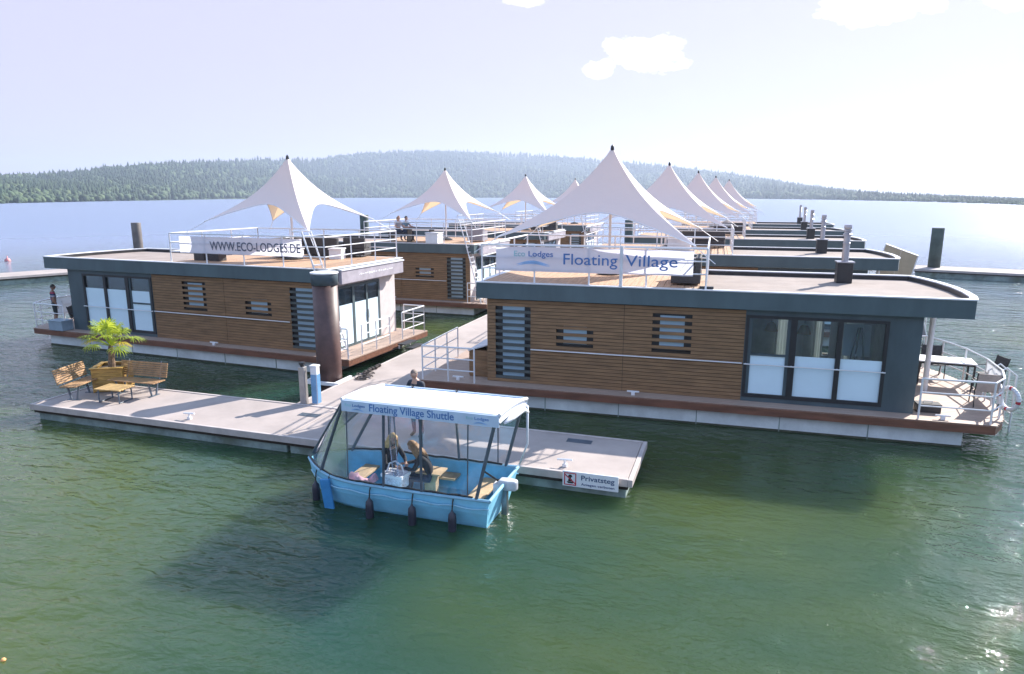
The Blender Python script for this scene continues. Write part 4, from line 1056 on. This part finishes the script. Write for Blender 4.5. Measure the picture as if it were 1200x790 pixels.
# cargo
bk = empty('basket', (-6.25,11.52,.45), R(-4), label='white basket with handle standing in the shuttle boat', cat='basket')
bmk = MB(); bmk.prism([(-.22,-.15),(.22,-.15),(.22,.15),(-.22,.15)], 0, .27); bevel(bmk.build('basket_body', mat('white_wicker', (.62,.62,.68), .8, var=.25, scale=30), bk), .03)
MB().box(-.245,.245,-.175,-.14,.24,.30).box(-.245,.245,.14,.175,.24,.30).box(-.245,-.21,-.139,.139,.24,.30).box(.21,.245,-.139,.139,.24,.30).build('basket_rim', WHITE, bk)
MB().tube([(-.2,0,.28),(-.14,0,.47),(.0,0,.54),(.14,0,.47),(.2,0,.28)], .016, 8).build('handle', WHITE, bk)
cp = MB(); 
for k in range(10):
    for j in range(7):
        def hz(a, b): return .46 + .10*math.sin(a*.9)*math.sin(b*1.1+.4)+.05*math.sin(a*2.3+b)
        a0, b0 = k, j; cp.quad(*[(-7.45+.07*p, 11.3+.06*q, hz(p,q)) for p, q in ((a0,b0),(a0+1,b0),(a0+1,b0+1),(a0,b0+1))])
tag(merge(cp.build('blanket', PINK, smooth=True)), 'crumpled pale pink blanket on the bow seat of the shuttle boat', 'blanket')
# the two women
person((-6.62,11.95,.12), R(62), 'blonde woman in dark jacket sitting near the bow of the shuttle boat', sit(pelvis=(0,0,.42), waist=(0,-.02,.60), chest=(0,-.07,.88), neck=(0,-.10,1.03), head0=(0,-.13,1.10), head=(0,-.15,1.20), shl=(.17,-.07,.96), shr=(-.17,-.07,.96), ell=(.25,-.2,.72), elr=(-.23,-.2,.70), wrl=(.12,-.42,.70), wrr=(-.10,-.42,.68), hil=(.1,-.06,.40), hir=(-.1,-.06,.40), knl=(.14,-.44,.42), knr=(-.14,-.44,.42), anl=(.14,-.46,.09), anr=(-.14,-.46,.09), tol=(.14,-.6,.05), tor=(-.14,-.6,.05)), JACK, JEANS, SKIN, HAIRB, 'long', short_sleeve=False, face=(0,-.9,-.35))
person((-5.72,12.0,.12), R(-72), 'woman with long light brown hair in black top leaning forward in the shuttle boat', sit(pelvis=(0,.05,.42), waist=(0,.0,.58), chest=(0,-.16,.82), neck=(0,-.24,.95), head0=(0,-.29,1.0), head=(0,-.34,1.08), shl=(.17,-.17,.88), shr=(-.17,-.17,.88), ell=(.26,-.30,.66), elr=(-.24,-.30,.66), wrl=(.13,-.52,.66), wrr=(-.12,-.52,.66), hil=(.1,-.02,.40), hir=(-.1,-.02,.40), knl=(.14,-.40,.42), knr=(-.14,-.40,.42), anl=(.14,-.42,.09), anr=(-.14,-.42,.09), tol=(.14,-.56,.05), tor=(-.14,-.56,.05)), JACK, JEANS, SKIN, HAIRL, 'long', short_sleeve=False, face=(0,-.8,-.5))

# ------------------------------------------------------------------ lake
wm = bpy.data.materials.new('lake_water'); wm.use_nodes = True; nt = wm.node_tree; b = nt.nodes['Principled BSDF']
b.inputs['Roughness'].default_value = .02; b.inputs['IOR'].default_value = 1.333
tc = _n(nt, 'ShaderNodeTexCoord')
def wn(scale, stretch, rot, detail, dist=0.):
    mp = _n(nt, 'ShaderNodeMapping'); mp.inputs['Scale'].default_value = stretch; mp.inputs['Rotation'].default_value = (0,0,R(rot)); nt.links.new(tc.outputs['Object'], mp.inputs[0])
    n = _n(nt, 'ShaderNodeTexNoise'); n.inputs['Scale'].default_value = scale; n.inputs['Detail'].default_value = detail; n.inputs['Distortion'].default_value = dist
    nt.links.new(mp.outputs[0], n.inputs['Vector']); return n.outputs['Fac']
def mad(a, k, c=None):
    m = _n(nt, 'ShaderNodeMath', operation='MULTIPLY_ADD'); nt.links.new(a, m.inputs[0]); m.inputs[1].default_value = k
    if c is None: m.inputs[2].default_value = 0
    else: nt.links.new(c, m.inputs[2])
    return m.outputs[0]
h = mad(wn(.32, (.6,1.5,1), 20, 2), .15); h = mad(wn(1.1, (.7,1.6,1), 12, 3, .4), .105, h); h = mad(wn(3.2, (.75,1.5,1), -14, 3, .5), .044, h); h = mad(wn(8., (.8,1.3,1), 25, 3, .3), .0105, h); 
pm_ = _n(nt, 'ShaderNodeMapRange'); pm_.inputs['From Min'].default_value = .50; pm_.inputs['From Max'].default_value = .85; pm_.inputs['To Min'].default_value = .0012; pm_.inputs['To Max'].default_value = .022; 
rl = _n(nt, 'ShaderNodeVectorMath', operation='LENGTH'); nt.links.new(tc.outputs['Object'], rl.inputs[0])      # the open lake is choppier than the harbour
ro = _n(nt, 'ShaderNodeMapRange'); ro.interpolation_type = 'SMOOTHSTEP'; ro.inputs['From Min'].default_value = 18; ro.inputs['From Max'].default_value = 150; ro.inputs['To Min'].default_value = .02; ro.inputs['To Max'].default_value = .30
nt.links.new(rl.outputs['Value'], ro.inputs['Value']); nt.links.new(ro.outputs[0], b.inputs['Roughness'])
gx = _n(nt, 'ShaderNodeSeparateXYZ'); nt.links.new(tc.outputs['Object'], gx.inputs[0])      # a breeze patch ruffles the water on the near right
g1 = _n(nt, 'ShaderNodeMapRange'); g1.inputs['From Min'].default_value = -9; g1.inputs['From Max'].default_value = 2; nt.links.new(gx.outputs[0], g1.inputs['Value'])
g2 = _n(nt, 'ShaderNodeMapRange'); g2.inputs['From Min'].default_value = 17; g2.inputs['From Max'].default_value = 9; nt.links.new(gx.outputs[1], g2.inputs['Value'])
g3 = _n(nt, 'ShaderNodeMath', operation='MULTIPLY'); nt.links.new(g1.outputs[0], g3.inputs[0]); nt.links.new(g2.outputs[0], g3.inputs[1])
g4 = _n(nt, 'ShaderNodeMath', operation='MULTIPLY_ADD'); nt.links.new(g3.outputs[0], g4.inputs[0]); g4.inputs[1].default_value = .36; nt.links.new(wn(.35, (1,1.3,1), 0, 2, .5), g4.inputs[2])
nt.links.new(g4.outputs[0], pm_.inputs['Value'])
fm_ = _n(nt, 'ShaderNodeMath', operation='MULTIPLY_ADD'); nt.links.new(wn(11., (.8,1.2,1), 40, 2, .3), fm_.inputs[0]); nt.links.new(pm_.outputs[0], fm_.inputs[1]); nt.links.new(h, fm_.inputs[2]); h = fm_.outputs[0]
def crest(scale, amp, lo_, hi_):      # rare steep little crests that catch the sun
    global h
    q = _n(nt, 'ShaderNodeMapRange'); q.interpolation_type = 'SMOOTHSTEP'; q.inputs['From Min'].default_value = lo_; q.inputs['From Max'].default_value = hi_; nt.links.new(wn(scale, (.8,1.15,1), 33, 1, .2), q.inputs['Value'])
    q2 = _n(nt, 'ShaderNodeMath', operation='MULTIPLY'); nt.links.new(q.outputs[0], q2.inputs[0]); nt.links.new(g3.outputs[0], q2.inputs[1])
    q3 = _n(nt, 'ShaderNodeMath', operation='MULTIPLY_ADD'); nt.links.new(q2.outputs[0], q3.inputs[0]); q3.inputs[1].default_value = amp; nt.links.new(h, q3.inputs[2]); h = q3.outputs[0]
crest(15., .0085, .60, .74); crest(26., .0048, .60, .74)
bp = _n(nt, 'ShaderNodeBump'); bp.inputs['Strength'].default_value = 1.; bp.inputs['Distance'].default_value = 1.; nt.links.new(h, bp.inputs['Height']); nt.links.new(bp.outputs[0], b.inputs['Normal'])
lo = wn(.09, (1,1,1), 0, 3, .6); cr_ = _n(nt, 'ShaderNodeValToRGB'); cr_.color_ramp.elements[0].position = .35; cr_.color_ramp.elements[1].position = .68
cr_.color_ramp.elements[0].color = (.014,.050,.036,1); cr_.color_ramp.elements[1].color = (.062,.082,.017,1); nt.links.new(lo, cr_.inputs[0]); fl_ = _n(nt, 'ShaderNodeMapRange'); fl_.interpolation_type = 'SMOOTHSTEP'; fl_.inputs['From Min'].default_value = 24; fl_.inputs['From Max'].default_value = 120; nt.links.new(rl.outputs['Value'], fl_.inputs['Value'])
fm2 = _n(nt, 'ShaderNodeMixRGB'); fm2.inputs[2].default_value = (.15,.195,.29,1); nt.links.new(fl_.outputs[0], fm2.inputs[0]); nt.links.new(cr_.outputs[0], fm2.inputs[1])     # far sky reflection painted in: base colour pales to blue with distance
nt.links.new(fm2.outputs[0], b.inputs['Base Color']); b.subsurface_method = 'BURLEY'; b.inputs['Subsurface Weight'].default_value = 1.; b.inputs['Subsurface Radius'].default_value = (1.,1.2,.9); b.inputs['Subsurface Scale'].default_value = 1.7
MATS['lake_water'] = wm
S = 3500
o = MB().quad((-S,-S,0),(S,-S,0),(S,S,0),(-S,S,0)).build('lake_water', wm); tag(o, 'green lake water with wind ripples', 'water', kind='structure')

# ------------------------------------------------------------------ hills and forest across the lake
RIDGE = [(-420,206),(-200,205),(0,204),(60,202),(110,200),(135,195),(200,191),(260,188),(330,186),(380,186),(405,181),(440,177),(480,175.5),(530,175.5),(580,177),(640,180),(700,186),(740,190),(800,197),(850,204),(900,212),(950,219),(1000,224.5),(1050,230),(1100,233),(1150,236.5),(1190,239),(1300,240),(1500,238),(1800,236)]
SHORE = [(-420,620),(0,640),(200,1000),(330,1500),(420,1900),(600,2000),(860,1500),(1000,1000),(1100,740),(1190,560),(1300,520),(1800,500)]
def interp(tab, x): return float(np.interp(x, [t[0] for t in tab], [t[1] for t in tab]))
NX, NR = 260, 26
hv = []; xs = np.linspace(-420, 1800, NX)
def hill_pt(px, t):
    d = ray(px, 395); az = Vector((d.x, d.y, 0)).normalized()
    rs_ = interp(SHORE, px); depth = 420 + .3*rs_ 
    dr = ray(px, interp(RIDGE, px)+2.0); slope = dr.z/math.hypot(dr.x, dr.y)
    rr_ = rs_ + depth; zr = max(1.2, CAMP.z + slope*rr_ - 14*min(1,(rs_/1250))*float(np.interp(px, [900,1060,1180], [1,.6,.3])))
    if t <= 1:
        k = t**1.15*(1+.16*math.sin(px*.021+4*t)*t*(1-t)*4) ; z = -1.5 + (zr+1.5)*k; rad_ = rs_ + depth*t
    else: z = zr*(1-.5*(t-1)); rad_ = rr_ + 260*(t-1)*2
    return Vector((az.x*rad_, az.y*rad_, z))
ts = list(np.linspace(0,1,NR-4)) + [1.1,1.3,1.6,2.0]
hv = [tuple(hill_pt(x, t)) for x in xs for t in ts]; hf = []
for i in range(NX-1):
    for j in range(NR-1): hf.append((i*NR+j, (i+1)*NR+j, (i+1)*NR+j+1, i*NR+j+1))
me = bpy.data.meshes.new('hills'); me.from_pydata(hv, [], [tuple(reversed(q)) for q in hf]); me.materials.append(mat('hill_ground', (.055,.085,.03), .95, var=.5, scale=.012))
o = bpy.data.objects.new('hills', me); COL.objects.link(o); tag(o, 'low wooded hills on the far shore', 'hills', kind='structure')
me.polygons.foreach_set('use_smooth', [True]*len(me.polygons))
# trees: conifers and broadleaf crowns in one far-off mass
def conifer(seed):
    r = np.random.default_rng(seed); V = []; F = []; n = 7
    for (z0, z1, rad) in ((.12,.55,.20),(.38,.78,.15),(.62,1.0,.10)):
        b = len(V)
        for k in range(n):
            a = 2*math.pi*k/n; q = rad*r.uniform(.7,1.2); V.append((q*math.cos(a), q*math.sin(a), z0+r.uniform(-.04,.04)))
        V.append((0,0,z1)); F += [(b+k, b+(k+1) % n, b+n) for k in range(n)]
    return np.array(V), np.array(F)
def broad(seed):
    import bmesh
    r = np.random.default_rng(seed); bm = bmesh.new(); bmesh.ops.create_icosphere(bm, subdivisions=2, radius=1)
    V = np.array([v.co[:] for v in bm.verts]); F = np.array([[v.index for v in f.verts] for f in bm.faces]); bm.free()
    V *= (1 + r.normal(0,.16,(len(V),1))); V = V*np.array((.34,.34,.42)) + np.array((0,0,.55)); return V, F
protos = [conifer(s) for s in range(5)] + [broad(s+50) for s in range(4)]
NTREE = 30000
px = rng.uniform(-120, 1320, NTREE); tt_ = rng.uniform(0,1,NTREE)**1.0
allV, allF, allM = [], [], []; off = 0
for i in range(NTREE):
    t = tt_[i]*1.06; P = hill_pt(px[i], min(t, 1.05))
    if P.z < -.3: P.z = -.3
    near = t < .10; nz = math.sin(px[i]*.05+t*9)+math.sin(px[i]*.017-t*23)
    # a meadow strip on the left shore
    if 150 < px[i] < 310 and t < .035: continue
    con = rng.random() < (.3 if near else (.88 if nz > -.3 else .25))
    V, F = protos[rng.integers(0,5) if con else 5+rng.integers(0,4)]
    hgt = (rng.uniform(14,23) if con else rng.uniform(10,16)); wf = hgt*rng.uniform(.85,1.2)
    if near: hgt *= .75
    sz = min(1.15, interp(SHORE, px[i])/1250)*float(np.interp(px[i], [900,1060,1180,1260], [1,.62,.34,.3]))*rng.uniform(.75,1.25); hgt *= sz; wf *= sz
    a = rng.uniform(0,6.28); c, s_ = math.cos(a), math.sin(a)
    W = np.empty_like(V); W[:,0] = (V[:,0]*c - V[:,1]*s_)*wf + P.x; W[:,1] = (V[:,0]*s_ + V[:,1]*c)*wf + P.y; W[:,2] = V[:,2]*hgt + P.z - .5
    allV.append(W); allF.append(F+off); off += len(V); allM.append(np.full(len(F), (0 if rng.random() < .5+.2*math.sin(px[i]*.03+t*6) else 1) if con else (2 if rng.random() < .65 else 3)))
Vc = np.concatenate(allV).astype(np.float32); Fc = np.concatenate(allF).astype(np.int32); Mc = np.concatenate(allM).astype(np.int32)
me = bpy.data.meshes.new('forest'); me.vertices.add(len(Vc)); me.vertices.foreach_set('co', Vc.ravel()); me.loops.add(Fc.size); me.loops.foreach_set('vertex_index', Fc.ravel())
me.polygons.add(len(Fc)); me.polygons.foreach_set('loop_start', np.arange(0, Fc.size, 3, dtype=np.int32)); me.polygons.foreach_set('material_index', Mc); me.update(calc_edges=True)
for nm, c in (('conifer_dark',(.022,.045,.022)),('conifer_mid',(.035,.062,.026)),('broadleaf_mid',(.048,.078,.030)),('broadleaf_light',(.066,.098,.036))): me.materials.append(mat(nm, c, .9, var=.3, scale=.05))
o = bpy.data.objects.new('forest', me); COL.objects.link(o); tag(o, 'mixed forest covering the far hills', 'forest', kind='stuff')

# ------------------------------------------------------------------ haze
hm = bpy.data.materials.new('haze'); hm.use_nodes = True; nt = hm.node_tree; nt.nodes.remove(nt.nodes['Principled BSDF'])
pv = _n(nt, 'ShaderNodeVolumePrincipled'); pv.inputs['Color'].default_value = (.68,.79,1.,1); pv.inputs['Density'].default_value = .00024; pv.inputs['Anisotropy'].default_value = .3
nt.links.new(pv.outputs[0], nt.nodes['Material Output'].inputs['Volume'])
o = MB().box(-3600,3600,-3600,3600,-2.6,190).build('haze', hm); tag(o, 'pale blue summer haze over the lake', 'haze', kind='stuff')

# ------------------------------------------------------------------ sky and sun
SAZ, SEL = R(31), R(33)
w = bpy.data.worlds.new('World'); sc.world = w; w.use_nodes = True; nt = w.node_tree; bg = nt.nodes['Background']
sk = _n(nt, 'ShaderNodeTexSky'); sk.sky_type = 'NISHITA'; sk.sun_disc = False; sk.sun_elevation = SEL; sk.sun_rotation = SAZ; sk.air_density = 1.; sk.dust_density = .6; sk.ozone_density = 2.
veil = _n(nt, 'ShaderNodeMixRGB'); vc = _n(nt, 'ShaderNodeMixRGB'); vc.inputs[1].default_value = (2.52,2.42,3.35,1); vc.inputs[2].default_value = (2.8,3.9,5.9,1); nt.links.new(vc.outputs[0], veil.inputs[2])
nt.links.new(sk.outputs[0], veil.inputs[1])
tc0 = _n(nt, 'ShaderNodeTexCoord'); sx = _n(nt, 'ShaderNodeSeparateXYZ'); nt.links.new(tc0.outputs['Generated'], sx.inputs[0])
vf = _n(nt, 'ShaderNodeMapRange'); vf.interpolation_type = 'SMOOTHSTEP'; vf.inputs['From Min'].default_value = .5; vf.inputs['From Max'].default_value = .85; vf.inputs['To Min'].default_value = .95; vf.inputs['To Max'].default_value = .25
vq = _n(nt, 'ShaderNodeMapRange'); vq.interpolation_type = 'SMOOTHSTEP'; vq.inputs['From Min'].default_value = .265; vq.inputs['From Max'].default_value = .40; nt.links.new(sx.outputs[2], vq.inputs['Value']); nt.links.new(vq.outputs[0], vc.inputs[0])
nt.links.new(sx.outputs[2], vf.inputs['Value']); nt.links.new(vf.outputs[0], veil.inputs[0])
tc = _n(nt, 'ShaderNodeTexCoord'); no = _n(nt, 'ShaderNodeTexNoise'); no.inputs['Scale'].default_value = 20; no.inputs['Detail'].default_value = 9; no.inputs['Roughness'].default_value = .62
mpw = _n(nt, 'ShaderNodeMapping'); mpw.inputs['Scale'].default_value = (1,1,1.8); nt.links.new(tc.outputs['Generated'], mpw.inputs[0]); nt.links.new(mpw.outputs[0], no.inputs['Vector'])
tot = None
def vm(op, a, bvec):
    n = _n(nt, 'ShaderNodeVectorMath', operation=op); nt.links.new(a, n.inputs[0])
    if bvec is not None: n.inputs[1].default_value = bvec
    return n
for (cx, cy, rx, ry) in ((760,62,44,20),(702,78,20,12),(1028,8,48,20),(612,-4,26,12),(1190,-6,24,14),(1010,140,70,16),(960,158,60,12)):
    d = ray(cx, cy).normalized(); rt = _rt; upd = rt.cross(d).normalized()
    sub = vm('SUBTRACT', tc.outputs['Generated'], d)
    ax = vm('DOT_PRODUCT', sub.outputs[0], rt/(rx/800)); ay = vm('DOT_PRODUCT', sub.outputs[0], upd/(ry/800))
    m1 = _n(nt, 'ShaderNodeMath', operation='MULTIPLY'); nt.links.new(ax.outputs['Value'], m1.inputs[0]); nt.links.new(ax.outputs['Value'], m1.inputs[1])
    m2 = _n(nt, 'ShaderNodeMath', operation='MULTIPLY_ADD'); nt.links.new(ay.outputs['Value'], m2.inputs[0]); nt.links.new(ay.outputs['Value'], m2.inputs[1]); nt.links.new(m1.outputs[0], m2.inputs[2])
    m3 = _n(nt, 'ShaderNodeMath', operation='MULTIPLY_ADD'); m3.inputs[1].default_value = -1; m3.inputs[2].default_value = 1.0 if cy < 120 else .55; nt.links.new(m2.outputs[0], m3.inputs[0]); m3.use_clamp = False
    m4 = _n(nt, 'ShaderNodeMath', operation='MAXIMUM'); nt.links.new(m3.outputs[0], m4.inputs[0])
    if tot is None: m4.inputs[1].default_value = -1.
    else: nt.links.new(tot, m4.inputs[1])
    tot = m4.outputs[0]
ad = _n(nt, 'ShaderNodeMath', operation='MULTIPLY_ADD'); nt.links.new(no.outputs['Fac'], ad.inputs[0]); ad.inputs[1].default_value = 4.2; ad.inputs[2].default_value = -2.2
a2 = _n(nt, 'ShaderNodeMath', operation='ADD'); nt.links.new(ad.outputs[0], a2.inputs[0]); nt.links.new(tot, a2.inputs[1])
mr = _n(nt, 'ShaderNodeMapRange'); mr.inputs['From Min'].default_value = .05; mr.inputs['From Max'].default_value = 1.25; nt.links.new(a2.outputs[0], mr.inputs['Value'])
cl = _n(nt, 'ShaderNodeMixRGB'); cl.inputs[2].default_value = (9.,8.8,8.9,1); nt.links.new(mr.outputs[0], cl.inputs[0]); nt.links.new(veil.outputs[0], cl.inputs[1])
nt.links.new(cl.outputs[0], bg.inputs[0]); bg.inputs[1].default_value = .10
sl = bpy.data.lights.new('sun', 'SUN'); sl.energy = 3.9; sl.angle = R(.53); sl.color = (1,.95,.88)
so = bpy.data.objects.new('sun', sl); COL.objects.link(so)
sd = Vector((math.sin(SAZ)*math.cos(SEL), math.cos(SAZ)*math.cos(SEL), math.sin(SEL))); so.rotation_euler = sd.to_track_quat('Z','Y').to_euler(); so.location = (20,40,60)
vs_ = sc.view_settings; vs_.view_transform = 'Standard'; vs_.look = 'None'; vs_.exposure = 1.54; vs_.gamma = 1; vs_.use_curve_mapping = False
sc.cycles.use_denoising = True; sc.cycles.max_bounces = 8; sc.cycles.transparent_max_bounces = 16; sc.cycles.caustics_reflective = False; sc.cycles.caustics_refractive = False
sc.cycles.sample_clamp_indirect = 6; sc.cycles.volume_bounces = 0
